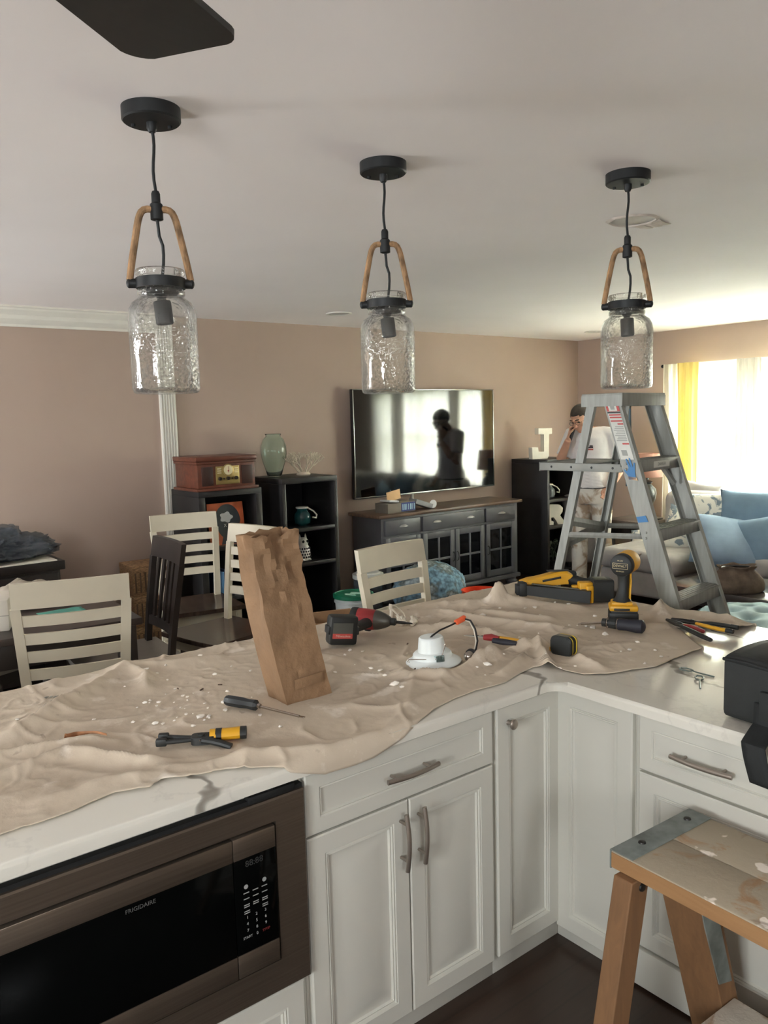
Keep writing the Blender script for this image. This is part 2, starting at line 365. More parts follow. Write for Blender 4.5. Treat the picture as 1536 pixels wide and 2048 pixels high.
# ------------------------------------------------------------------ pendants
ROPE = P('jute_rope', (150, 118, 86), .9, var=.25, vs=60, bump=.8, bs=160, bd=.003, stretch=(1, 1, .35))
JAR = thin_glass('seeded_glass', (.975, .975, .965), .085, .8, 110)
RIM = P('dull_black', (30, 32, 33), .5, .2, var=.05)
def pendant(label, x, y, az, tilt=0):
    t = thing('pendant_light', label, 'pendant light', (x, y, CEIL), az, 'clear jar pendant lights over the counter')
    m = MB(); m.lathe([(.078, 0), (.078, -.032), (.074, -.036), (.02, -.037)], seg=40); m.lathe([(.014, -.036), (.014, -.052), (.009, -.062)], seg=16)
    c = m.obj('canopy', RIM, t)
    m = MB()
    for s in (-1, 1): m.lathe([(.006, -.036), (.006, -.044)], (s*.048, .02, 0), 10)
    m.obj('canopy_screw', RIM, c)
    pts = [V((.003*sin(k*.9), .002*sin(k*1.3), -.05-.18*k/8)) for k in range(9)]
    m = MB(); m.tube(pts, .0042, 8); m.obj('cord', RIM, t)
    m = MB(); m.lathe([(.009, -.215), (.012, -.222), (.012, -.245), (.017, -.25), (.017, -.29), (.012, -.292)], seg=16); m.obj('clamp', RIM, t)
    m = MB(); pts = [V((.012*sin((k/9)*pi*1.2)*(1 if k > 2 else .4), .0, -.285-.22*k/9)) for k in range(10)]; m.tube(pts, .0042, 8); m.obj('inner_cord', RIM, t)
    m = MB()
    half = [(.012, -.263), (.024, -.2625), (.034, -.265), (.041, -.271), (.046, -.281), (.050, -.293), (.0535, -.308), (.062, -.35), (.072, -.40), (.079, -.44), (.081, -.452)]
    full = [(-a, b) for a, b in reversed(half)] + half
    m.tube([V((a, 0, b)) for a, b in full], .0095, 10); m.obj('rope_handle', ROPE, t)
    # jar: outer wall down, inner wall up; local z
    op = [(.064, -.424), (.066, -.428), (.066, -.437), (.061, -.441), (.0605, -.478), (.064, -.484), (.064, -.492), (.061, -.497), (.066, -.503), (.080, -.513), (.089, -.53), (.0925, -.552), (.0925, -.745), (.089, -.756), (.082, -.760)]
    inn = [(.080, -.755), (.045, -.748), (.02, -.742), (.001, -.741)]
    wall = [(.0585, -.426)] + [(max(.001, a-.0042), b) for a, b in op[3:-2]]
    m = MB(); n = 48
    prof = [(.001, -.757), (.05, -.759)] + list(reversed(op)) + wall + inn
    def pt(r, z, i):
        a = 2*pi*i/n; k = 1+.012*mn.noise(V((cos(a)*2+x*9, sin(a)*2, z*7))) if z < -.53 else 1
        return V((r*k*cos(a), r*k*sin(a), z))
    m.rings([[pt(r, z, i) for i in range(n)] for r, z in prof], cap0=True, cap1=True); m.obj('glass_jar', JAR, t, sharp=180)
    m = MB(); R = []
    for rr, z in ((.062, -.447), (.0665, -.447), (.0665, -.474), (.062, -.474)): R.append([V((rr*cos(2*pi*i/40), rr*sin(2*pi*i/40), z)) for i in range(40)])
    m.rings(R+[R[0]], cap0=False, cap1=False)
    b = m.obj('band', RIM, t)
    for s in (-1, 1):
        m = MB(); m.rod((s*.064, 0, -.4605), (s*.083, 0, -.4605), .013, seg=14); m.ball((s*.083, 0, -.4605), .0135, (.6, 1, 1), 12); m.obj('band_bolt', RIM, b)
    m = MB(); m.lathe([(.055, -.483), (.056, -.488), (.02, -.49), (.012, -.50)], seg=28); m.obj('cap_plate', RIM, t)
    M = Matrix.Translation((0, 0, -.50)) @ Matrix.Rotation(tilt, 4, 'Y') @ Matrix.Translation((0, 0, .5))
    m = MB(); m.lathe([(.012, -.495), (.012, -.505), (.023, -.508), (.024, -.512), (.024, -.568), (.021, -.571), (.019, -.56)], seg=24, M=M); m.obj('socket', P('socket_black', (34, 36, 37), .6), t)
    return t
cx, cy = .941, 2.159
pendant('clear glass jar pendant on rope, the one closest to the ceiling fan', .943, 2.165, radians(-24), radians(-5))
pendant('clear glass jar pendant on rope, the one hanging before the television', 1.757, 2.186, radians(-38), radians(-6))
pendant('clear glass jar pendant on rope, the one above the aluminium ladder', 2.566, 1.797, radians(-58), radians(-3))
# ------------------------------------------------------------------ kitchen: cabinets, microwave, worktop
CAB = P('cabinet_white', (200, 198, 188), .38, var=.012, vs=2)
NICK = P('satin_nickel', (158, 148, 138), .36, .85, var=.05)
FY, FX = 1.668, 2.017       # cabinet face planes
CT, CB_ = .914, .878        # worktop top and underside
def panel(w, h, kind='door'):
    # rings from outer edge inwards, lying in xz with the front towards -y
    if kind == 'door': P_ = [(0, 0), (0, -.016), (.004, -.0195), (.052, -.0195), (.055, -.0155), (.058, -.0185), (.0615, -.0135), (.065, -.0155), (.069, -.0095), (.074, -.009), (.108, -.0165), (.112, -.0175)]
    else: P_ = [(0, 0), (0, -.016), (.004, -.0195), (.042, -.0195), (.045, -.0155), (.048, -.0175), (.051, -.012), (.056, -.0115)]
    m = MB(); R = []
    for i, d in P_:
        a, b = w/2-i, h/2-i
        R.append([V((-a, d, -b)), V((a, d, -b)), V((a, d, b)), V((-a, d, b))])
    m.rings(R); return m
def bar_handle(L):      # bowed bar pull along x, standing off towards -y
    m = MB(); pts = [V((-L/2+L*k/12, -.030-.010*sin(pi*k/12), 0)) for k in range(13)]
    m.tube(pts, .0062, 10, 1.15)
    for s in (-1, 1): m.rod((s*L*.32, 0, 0), (s*L*.32, -.036, 0), .0045, seg=10)
    return m
def knob_mb():
    m = MB(); m.lathe([(.009, 0), (.006, .006), (.006, .016), (.010, .019), (.0155, .023), (.0165, .027), (.012, .031), (.004, .032)], seg=20, M=Matrix.Rotation(radians(90), 4, 'X')); return m
Rz90 = radians(-90)       # turns a front facing -y into one facing -x
def cab(name, label, a, b, z0, z1, depth, side):
    # carcass between a and b along its run
    t = thing(name, label, 'cabinet', ((a+b)/2, FY, 0) if side == 'y' else (FX, (a+b)/2, 0), 0 if side == 'y' else Rz90)
    W = abs(b-a)
    m = MB(); m.span((-W/2, 0, z0), (W/2, depth, z1), .0015); m.obj('cabinet_body', CAB, t); return t, W
def front(t, kind, cx, z0, z1, w, handle=None):
    nm = 'drawer' if kind == 'drawer' else 'door'
    o = panel(w, z1-z0, kind).obj(nm, CAB, t, sharp=20, loc=(cx, 0, (z0+z1)/2))
    if handle:
        hk, hx, hz = handle
        if hk == 'bar': h = bar_handle(.185).obj('handle', NICK, o, loc=(hx, -.010, hz))
        elif hk == 'vbar': h = bar_handle(.165).obj('handle', NICK, o, loc=(hx, -.0185, hz), rot=(0, radians(90), 0))
        else: h = knob_mb().obj('knob', NICK, o, loc=(hx, -.0185, hz))
    return o
# left run ------------------------------------------------------
t, W = cab('base_cabinet', 'white base cabinet with one drawer above two doors', 1.016, 1.702, .0, CB_-.001, .62, 'y')
front(t, 'drawer', .000, .706, .872, W-.014, ('bar', .005, -.006))
front(t, 'door', -.1685, .060, .700, .333, ('vbar', .136, .215))
front(t, 'door', .1685, .060, .700, .333, ('vbar', -.136, .215))
t, W = cab('base_cabinet', 'narrow white base cabinet with a round knob beside the inside corner', 1.703, 2.017, .0, CB_-.001, .62, 'y')
front(t, 'door', .0, .062, .872, W-.020, ('knob', -.098, .35))
t, W = cab('base_cabinet', 'white cabinet holding the built in microwave, panel below', .17, 1.015, .0, CB_-.001, .03, 'y')
# open carcass behind: sides and floor so the oven has a home
m = MB(); m.span((-W/2, .03, 0), (W/2, .62, .33)); m.obj('cabinet_base', CAB, t)
front(t, 'door', 0, .03, .335, W-.03)
t, W = cab('base_cabinet', 'white base cabinet at the far end beyond the microwave', -.62, .169, .0, CB_-.001, .62, 'y')
front(t, 'drawer', 0, .706, .872, W-.014, ('bar', 0, 0)); front(t, 'door', 0, .06, .70, W-.014, ('vbar', .3, .2))
# return run, facing -x; local x runs towards -y ------------------
t, W = cab('base_cabinet', 'plain white corner door panel without any handle', 1.668, 1.366, .0, CB_-.001, .62, 'x')
front(t, 'door', .004, .045, .874, W-.012)
t, W = cab('base_cabinet', 'white cabinet behind the wooden stool, drawer with a bar handle', 1.365, .70, .0, CB_-.001, .62, 'x')
front(t, 'drawer', .005, .700, .872, W-.03, ('bar', -.11+.0, -.004))
front(t, 'door', .005, .14, .692, W-.03)
m = MB(); m.box((0, -.012, .07), (W, .02, .12), .003); m.obj('kick_panel', CAB, t)
o = knob_mb().obj('knob', NICK, t, loc=(-.02+.0, -.019, .198))
t, W = cab('base_cabinet', 'white base cabinet under the black tool bag, nearest the viewer', .699, -.3, .0, CB_-.001, .62, 'x')
front(t, 'drawer', 0, .700, .872, W-.03, ('bar', 0, 0)); front(t, 'door', 0, .06, .692, W-.03)

# microwave with its trim frame -------------------------------------
STEEL = P('black_stainless', (112, 100, 88), .34, .75, var=.06, vs=3, stretch=(1, 1, 60))
DGLASS = P('oven_glass', (5, 6, 6), .10, var=.0, spec=.12)
GAP = P('gap_black', (12, 12, 12), .7)
t = thing('microwave', 'built-in dark stainless microwave with black glass door and keypad', 'microwave', (.59, FY, .598))
def L(x, z): return (x-.59, z-.598)
m = MB(); ox0, oz0 = L(.172, .348); ox1, oz1 = L(1.013, .849); ix0, iz0 = L(.255, .431); ix1, iz1 = L(.927, .792)
R = []
for (a, b, c, d), y in (((ox0, oz0, ox1, oz1), -.002), ((ox0, oz0, ox1, oz1), -.030), ((ox0+.004, oz0+.004, ox1-.004, oz1-.004), -.034), ((ix0, iz0, ix1, iz1), -.034), ((ix0, iz0, ix1, iz1), -.004)):
    R.append([V((a, y, b)), V((c, y, b)), V((c, y, d)), V((a, y, d))])
m.rings(R, cap0=False, cap1=False); m.obj('trim_frame', STEEL, t, sharp=20)
m = MB(); m.span((ix0-.01, -.006, iz0-.01), (ix1+.01, -.003, iz1+.01)); m.obj('gap_liner', GAP, t)
m = MB(); m.span((ox0, -.022, oz1-.006), (ox1, -.003, oz1+.010)); m.span((.27, -.028, oz1), (.40, -.004, oz1+.020), .004); m.span((.325, -.026, oz1+.018), (.34, -.012, oz1+.03), .002); m.obj('gap_shade_bracket', GAP, t)  # full-width black strip paints the shade of the gap; the bracket sits on it
sx = L(.807, 0)[0]; g0, g1 = L(0, .494)[1], L(0, .732)[1]; e = .006
d = MB().span((ix0+e, -.038, g0), (sx-.001, -.006, g1), .001).obj('door_glass', DGLASS, t)
MB().span((ix0+e, -.040, g1), (sx-.001, -.006, iz1-e), .0015).obj('door_band', STEEL, d)
MB().span((ix0+e, -.040, iz0+e), (sx-.001, -.006, g0), .0015).obj('door_band', STEEL, d)
k = MB().span((sx+.001, -.038, g0), (ix1-e, -.006, g1), .001).obj('control_panel', DGLASS, t)
MB().span((sx+.001, -.040, g1), (ix1-e, -.006, iz1-e), .0015).obj('panel_band', STEEL, k)
MB().span((sx+.001, -.040, iz0+e), (ix1-e, -.006, g0), .0015).obj('release_button', STEEL, k)
INK = P('keypad_grey', (150, 150, 148), .6); INKR = P('keypad_red', (120, 40, 40), .6); INKD = P('keypad_dim', (40, 41, 40), .6)
def F3(x, z, y=-.0386): return frame((x, y, z), (1, 0, 0), (0, 0, 1))
lx, lz = L(.583, .7165); text('lettering', 'FRIGIDAIRE', .0135, P('logo_grey', (84, 84, 82), .6), d, F3(lx, lz))
for r_, row in enumerate((('1', '2', '3'), ('4', '5', '6'), ('7', '8', '9'))):
    for c_, s in enumerate(row): kx, kz = L(.8375+.0245*c_, .5825-.0165*r_); text('key_digit', s, .0105, INK, k, F3(kx, kz))
kx, kz = L(.862, .5325); text('key_digit', '0', .0105, INK, k, F3(kx, kz))
kx, kz = L(.8375, .5325); text('lettering', 'START', .0085, INK, k, F3(kx-.001, kz)); kx, kz = L(.8865, .5325); text('lettering', 'STOP', .0085, INKR, k, F3(kx, kz))
kx, kz = L(.862, .715); text('clock_digits', '88:88', .022, INKD, k, F3(kx, kz))
for (x, z) in ((.8375, .660), (.887, .660)):
    kx, kz = L(x, z); m = MB(); m.lathe([(.0055, 0), (.0055, .0005)], seg=20, M=Matrix.Translation((kx, -.038, kz)) @ Matrix.Rotation(radians(90), 4, 'X')); m.obj('round_key', INK, k)
mm = MB()
for c_ in range(3):
    for r_, (dz, nl) in enumerate(((0, 1), (.0145, 1), (.030, 2), (.046, 2))):
        if c_ == 1 and r_ == 3: continue
        for q in range(nl):
            kx, kz = L(.8375+.0245*c_, .6445-dz-.005*q); mm.span((kx-.0075, -.0385, kz-.0011), (kx+.0075, -.038, kz+.0011))
mm.obj('key_label', INK, k)

# worktop ----------------------------------------------------------------
def marble():
    t = NT('white_marble'); mp = t.n('Mapping'); mp.inputs['Rotation'].default_value = (0, 0, radians(24)); t.l(t.tc.outputs['Object'], mp.inputs[0])
    nz = t.n('TexNoise', Scale=2.2, Detail=6, Roughness=.62); t.l(mp.outputs[0], nz.inputs[0])
    wv = t.n('TexWave', Scale=.62, Distortion=6.5, Detail=5, Detail_Scale=1.7, Detail_Roughness=.6); t.l(mp.outputs[0], wv.inputs[0])
    v1 = t.ramp(wv.outputs['Fac'], [(0, (1, 1, 1)), (.003, (.8, .8, .8)), (.010, (0, 0, 0))])
    soft = t.ramp(nz.outputs['Fac'], [(.485, (0, 0, 0)), (.5, (.30, .30, .30)), (.515, (0, 0, 0))])
    c = t.mix(t.ramp(t.noise(1.3, 3), [(.4, (0, 0, 0)), (.7, (1, 1, 1))]), (216, 212, 201), (207, 203, 192))
    c = t.mix(soft, c, (186, 182, 174)); c = t.mix(v1, c, (140, 134, 124)); t.l(c, t.b.inputs['Base Color'])
    t.b.inputs['Roughness'].default_value = .13; return t.m
EX, EY, BKY = 1.968, 1.633, 2.735      # front edges and back edge
m = MB()
r_ = .03
poly = [(-.75, EY), (EX-r_*1.6, EY)] + [(EX-r_*1.6+r_*1.6*sin(radians(a)), EY-r_*1.6+r_*1.6*cos(radians(a))) for a in (15, 30, 45, 60, 75)] + [(EX, EY-r_*1.6), (EX, -.5), (3.035, -.5), (3.035, BKY), (-.75, BKY)]
m.prism(poly, CB_, CT, bev=.020)
top = m.obj('countertop', marble(), None, sharp=40); tag(top, 'white grey-veined marble countertop running round the corner', 'countertop')
# ------------------------------------------------------------------ drop cloth
FRONT = [(-.8, 1.76), (.34, 1.743), (.486, 1.748), (.59, 1.777), (.666, 1.748), (.70, 1.767), (.755, 1.743), (.85, 1.715), (.926, 1.66), (.97, 1.628), (1.07, 1.592), (1.226, 1.592), (1.386, 1.635), (1.486, 1.678), (1.59, 1.706), (1.69, 1.712), (1.81, 1.704), (1.908, 1.733), (2.0, 1.75), (2.035, 1.69), (2.055, 1.59), (2.114, 1.54), (2.21, 1.51), (2.29, 1.478), (2.41, 1.489), (2.51, 1.483), (2.585, 1.487), (2.64, 1.555), (2.733, 1.655), (2.76, 1.70), (2.86, 1.632), (2.905, 1.53), (3.1, 1.511), (3.3, 1.51)]
def y_front(x):
    for (a, b), (c, d) in zip(FRONT, FRONT[1:]):
        if x <= c: return b+(d-b)*max(0, (x-a)/(c-a))
    return FRONT[-1][1]
# fold lines: points, height, half width
FOLDS = [([(.50, 2.30), (.608, 2.373), (.784, 2.514), (.955, 2.672)], .030, .05),
         ([(.955, 2.67), (.98, 2.55), (.93, 2.42)], .022, .035), ([(.955, 2.67), (1.10, 2.60), (1.25, 2.58)], .018, .04),
         ([(2.541, 2.475), (2.60, 2.44)], .085, .030), ([(2.56, 2.46), (2.68, 2.34), (2.75, 2.15)], .028, .05), ([(2.53, 2.47), (2.45, 2.52), (2.36, 2.62)], .022, .05),
         ([(1.96, 2.70), (2.269, 2.511), (2.30, 2.30), (2.351, 2.105), (2.45, 1.90)], .020, .035),
         ([(1.86, 2.46), (1.91, 2.406), (2.113, 2.282), (2.16, 2.08), (2.126, 1.904)], .026, .026),
         ([(1.63, 1.93), (1.705, 1.885), (1.90, 1.90), (2.03, 1.925), (2.183, 1.89)], .036, .028),
         ([(2.183, 1.89), (2.10, 1.80), (2.02, 1.70)], .034, .022), ([(2.183, 1.89), (2.16, 1.72), (2.13, 1.58)], .026, .025), ([(1.865, 1.77), (1.98, 1.80), (2.10, 1.86)], .022, .02),
         ([(.36, 2.02), (.575, 2.075), (.66, 1.96), (.717, 1.872)], .022, .03), ([(.30, 2.20), (.45, 2.17), (.634, 2.115), (.70, 2.06)], .018, .03),
         ([(.717, 1.88), (.85, 1.80), (.926, 1.745)], .020, .025), ([(.742, 1.81), (.83, 1.775), (1.0, 1.69), (1.103, 1.64), (1.25, 1.64)], .016, .03), ([(.45, 1.83), (.60, 1.83), (.70, 1.80)], .016, .04),
         ([(2.979, 1.90), (2.90, 1.86), (2.82, 1.80)], .045, .04), ([(3.00, 1.80), (3.0, 1.62), (2.95, 1.56)], .02, .04), ([(2.80, 1.72), (2.62, 1.80), (2.50, 1.86)], .016, .05),
         ([(3.016, 2.60), (2.80, 2.52), (2.62, 2.47)], .018, .05), ([(2.513, 2.114), (2.42, 2.25), (2.40, 2.40)], .022, .03), ([(2.50, 1.62), (2.36, 1.70), (2.25, 1.72)], .014, .05),
         ([(1.45, 1.75), (1.60, 1.90), (1.68, 2.08)], .012, .04), ([(1.35, 2.70), (1.50, 2.45), (1.58, 2.20)], .010, .05), ([(1.30, 1.66), (1.46, 1.74), (1.62, 1.78)], .012, .03),
         ([(.15, 1.9), (.35, 1.90), (.50, 1.90)], .012, .05), ([(.05, 2.55), (.30, 2.40), (.48, 2.32)], .012, .04)]
FLAT = [(1.26, 2.04, .13), (1.10, 1.97, .13), (.86, 1.87, .10), (1.70, 2.40, .08), (1.80, 2.44, .10), (1.765, 1.985, .10), (2.17, 1.765, .06), (2.72, 1.96, .10), (2.52, 1.82, .10), (2.88, 2.33, .17), (1.97, 2.44, .07), (2.69, 1.58, .14), (2.03, 1.985, .07), (1.93, 1.97, .04)]
def seg_d(px, py, a, b):
    dx, dy = b[0]-a[0], b[1]-a[1]; t = ((px-a[0])*dx+(py-a[1])*dy)/(dx*dx+dy*dy); t = min(1, max(0, t))
    return hypot(px-a[0]-dx*t, py-a[1]-dy*t), t
FBOX = [(min(p[0] for p in f[0])-f[2]*3, max(p[0] for p in f[0])+f[2]*3, min(p[1] for p in f[0])-f[2]*3, max(p[1] for p in f[0])+f[2]*3) for f in FOLDS]
def cloth_h(x, y):
    h = 0
    for (pts, H, wd), bx in zip(FOLDS, FBOX):
        H *= 1.35
        if not (bx[0] < x < bx[1] and bx[2] < y < bx[3]): continue
        best = 9; n = len(pts)-1; tt = 0
        for k in range(n):
            d, t = seg_d(x, y, pts[k], pts[k+1])
            if d < best: best = d; tt = (k+t)/n
        best = max(0, best+.22*wd*mn.noise(V((x*22, y*22, 8))))
        if best < wd*3: h = h + (H-.5*h if h < H else .3*H)*(1-.45*abs(2*tt-1)**2)*(.45*math.exp(-(best/wd)**2)+.55*math.exp(-1.9*best/wd))
    wx, wy = x+.05*mn.noise(V((x*5, y*5, 11))), y+.05*mn.noise(V((x*5, y*5, 15)))
    n1 = mn.noise(V((wx*2.1+wy*1.9, wy*2.6-wx*1.2, 1.7))); n2 = mn.noise(V((wx*5.5-wy*4.5, wy*5.5+wx*3, 5.1))); n3 = mn.noise(V((wx*15+wy*9, wy*17-wx*6, 9.1)))
    k1 = sm(-.10, .30, mn.noise(V((x*1.9, y*2.3, 21)))); k2 = sm(-.05, .30, mn.noise(V((x*2.7+4, y*3.1, 27)))); k3 = sm(-.15, .25, mn.noise(V((x*3.3, y*3.0, 33))))
    h += .011*k1*(1-abs(n1))**14 + .0085*k2*(1-abs(n2))**14 + .0042*k3*(1-abs(n3))**9 + .0045*(.5+.5*mn.noise(V((x*2.1, y*2.6, 3)))) + .0009*mn.noise(V((x*40, y*36, 2)))
    f = 1.0
    for fx, fy, fr in FLAT: f *= .12+.88*sm(fr*.75, fr*1.5, hypot(x-fx, y-fy))
    return .0045 + (h*.95)*f + .003*(1-f)
def cloth_top(x, y): return CT + cloth_h(x, y)
def edge_wrap(d, r=.020, th=.004):       # d = run past the start of the rounded edge -> (sideways, down)
    if d <= 0: return 0, 0
    a = d/r
    if a < pi/2: return (r)*sin(a), r*(1-cos(a))
    return r, r+(d-r*pi/2)
XR = 3.035; x0c, x1c = -.75, XR+.13; y1c = BKY+.15
def cloth_pt(u, v):
    x = x0c+(x1c-x0c)*u; ya = y_front(x); 
    ya += .006*mn.noise(V((x*9, 3, 0)))
    y = ya+(y1c-ya)*v
    h = cloth_h(x, y); z = CT; X, Y = x, y
    sx_, dz1 = edge_wrap(x-(XR-.02)); sy1, dz2 = edge_wrap(y-(BKY-.02))
    if dz1 or sx_: X = XR-.02+sx_
    if dz2 or sy1: Y = BKY-.02+sy1
    dz3 = 0
    if x < EX-.03:
        s3, dz3 = edge_wrap((EY+.02)-y)
        if s3: Y = EY+.02-s3
    dz = max(dz1, dz2, dz3)
    if dz > .02:
        wv = .010+.012*abs(mn.noise(V((x*7, y*7, 4))))*min(1, dz/.06)
        if dz == dz1: X += wv
        elif dz == dz2: Y += wv
        else: Y -= .006+.3*(wv-.010)
        return V((X, Y, z-dz+.003))
    k = 1-dz/.02
    return V((X, Y-(.005*(1-k) if dz3 else 0)+(.008*(1-k) if dz2 else 0), z-dz+h*max(.35, k)))
def canvas():
    t = NT('canvas_drop_cloth')
    c = t.mix(t.ramp(t.noise(2.3, 4), [(.35, (0, 0, 0)), (.65, (1, 1, 1))]), (204, 190, 170), (192, 177, 157))
    st = t.ramp(t.noise(9, 5, .6), [(.60, (0, 0, 0)), (.68, (.6, .6, .6))]); c = t.mix(st, c, (226, 217, 204))
    st = t.ramp(t.noise(15, 3, .5, .6), [(.68, (0, 0, 0)), (.72, (.55, .55, .55))]); c = t.mix(st, c, (150, 132, 116))
    t.l(c, t.b.inputs['Base Color']); t.b.inputs['Roughness'].default_value = .92
    wv = t.n('TexWave', Scale=260, _bands_direction='X'); t.l(t.tc.outputs['Object'], wv.inputs[0])
    t.bump(t.noise(55, 5, .6), .35, .003); return t.m
m = MB(); m.grid(cloth_pt, 600, 200)
dc = m.obj('drop_cloth', canvas(), None, sharp=180); tag(dc, 'creased beige canvas drop cloth spread over the marble counter', 'drop cloth')
md = dc.modifiers.new('thick', 'SOLIDIFY'); md.thickness = .0022; md.offset = -1
# printed marks and a rusty scrap on the cloth
def decal(name, label, cat, poly, mat, lift=.0025):
    m = MB(); R = [V((x, y, cloth_top(x, y)+lift)) for x, y in poly]; m.rings([R, [p+V((0, 0, .0012)) for p in R]]); o = m.obj(name, mat); return tag(o, label, cat)

# ------------------------------------------------------------------ plaster crumbs
CRUMB = P('plaster_crumb', (236, 230, 220), .9, var=.05, vs=40)
def crumb(r, sq):
    m = MB(); q = bmesh.ops.create_icosphere(m.b, subdivisions=1, radius=1)
    for v in q['verts']: k = random.uniform(.65, 1.15); v.co = V((v.co.x*k*r, v.co.y*k*r*random.uniform(.6, 1), v.co.z*k*r*sq))
    o = m.obj('plaster_crumb', CRUMB); return o
protos = []
spots = []
for px, py, s in ((790, 1375, 1.7), (803, 1378, 1.0), (965, 1236, 2.0), (1010, 1240, .9), (975, 1330, 1.6), (955, 1336, .7), (1070, 1215, 1.4), (1050, 1216, .9), (1080, 1232, 1.2), (1190, 1232, 1.2), (1210, 1268, 1.6), (1185, 1255, 1.7), (1172, 1252, 1.0), (1110, 1210, .8), (1137, 1214, 1.0), (403, 1432, 1.5), (418, 1431, .9), (387, 1452, .9), (266, 1442, .8), (172, 1466, .7), (188, 1440, .6), (446, 1404, 1.2), (450, 1420, 1.0), (372, 1428, .8), (290, 1405, .9), (318, 1405, .8), (310, 1445, 1.0), (325, 1445, .7), (365, 1390, .8), (375, 1398, .7), (350, 1377, .7), (295, 1350, .9), (430, 1348, 1.0), (400, 1318, 1.0), (300, 1400, .7), (455, 1380, .8), (690, 1310, .8), (700, 1300, 1.1), (725, 1302, .8), (760, 1340, 1.2), (770, 1350, .9), (670, 1345, .8), (742, 1335, .9), (1260, 1300, 1.1), (1275, 1290, .9), (1310, 1300, 1.0), (1322, 1312, .8), (1120, 1335, .8), (880, 1255, .7), (640, 1330, .7), (1000, 1215, .8), (912, 1225, .7), (1040, 1275, .8), (36, 1453, .8), (520, 1430, .8), (500, 1340, .8), (560, 1452, .7), (480, 1395, .6), (1290, 1325, .8), (1150, 1330, .6)):
    p = Z(px, py, .925); spots.append((p.x, p.y, s))
for k in range(46):
    px, py = random.gauss(385, 60), random.gauss(1400, 28)
    if random.random() < .4: px, py = random.gauss(900, 170), random.gauss(1290, 40)
    p = Z(px, py, .925)
    if p.y < y_front(p.x)+.04 or p.x > 3 or p.y > 2.7: continue
    if any(hypot(p.x-fx, p.y-fy) < fr*.8 for fx, fy, fr in FLAT): continue
    spots.append((p.x, p.y, random.uniform(.35, .65)))
for i, (x, y, s) in enumerate(spots):
    if i < 8: o = crumb(.0075, .6); protos.append(o)
    else: o = protos[i % 8].copy(); C.objects.link(o)
    o.location = (x, y, cloth_top(x, y)+.003*s); s *= 1.3; o.scale = (s*1.1, s, s*.8); o.rotation_euler = (0, 0, random.uniform(0, 6.28))
    tag(o, 'small white crumb of plaster lying on the beige drop cloth', 'plaster crumb', 'plaster crumbs on the drop cloth')
BROWN = P('brown_fragment', (84, 66, 54), .9, var=.1)
for i, (px, py) in enumerate(((356, 1378), (403, 1378), (815, 1287), (831, 1336), (1033, 1240), (440, 1368))):
    p = Z(px, py, .925); m = MB(); a = random.uniform(0, 3); L_ = random.uniform(.005, .009)
    m.box((0, 0, .0015), (L_*2, L_*.6, .003), .0008); o = m.obj('wood_splinter', BROWN); o.location = (p.x, p.y, cloth_top(p.x, p.y)+.0005); o.rotation_euler = (0, 0, a)
    tag(o, 'tiny dark splinter lying on the beige drop cloth', 'splinter', 'dark splinters on the drop cloth')
p = Z(165, 1476, .935)
RUST = P('brown_paper_scrap', (160, 112, 78), .9, var=.12, vs=30)
def rs(u, v):
    x = p.x-.035+.085*u; y = p.y+.03-.07*u+.05*sin(u*pi)+.022*(v-.5)*(1-.7*u); return V((x, y, cloth_top(x, y)+.006+.012*sin(v*pi)*(1-.5*u)))
o = MB().grid(rs, 14, 5).obj('paper_scrap', RUST, solid=.0012); tag(o, 'curled reddish brown paper scrap tucked in the cloth fold', 'paper scrap')
GREY = P('grey_smudge', (150, 150, 142), .9, var=.15, vs=60)
for (px, py, lab) in ((112, 1394, 'grey printed smudge on the cloth near the slatted chair'), (90, 1432, 'long thin grey printed smudge on the cloth fold')):
    p = Z(px, py, .93); m = MB(); n = 7 if px == 112 else 5
    for k in range(n):
        if px == 112: a = p+V((-.03+.0105*k, .022-.0075*k, 0)); dv = V((.014, .022, 0))
        else: a = p+V((-.05+.022*k, -.02+.016*k, 0)); dv = V((.012, .010, 0))
        b_ = V((.006, -.004, 0)); R = []
        for q in (a, a+b_, a+b_+dv, a+dv): R.append(V((q.x, q.y, cloth_top(q.x, q.y)+.001)))
        m.rings([R, [q+V((0, 0, .0006)) for q in R]])
    tag(m.obj('printed_mark', GREY), lab, 'printed mark')

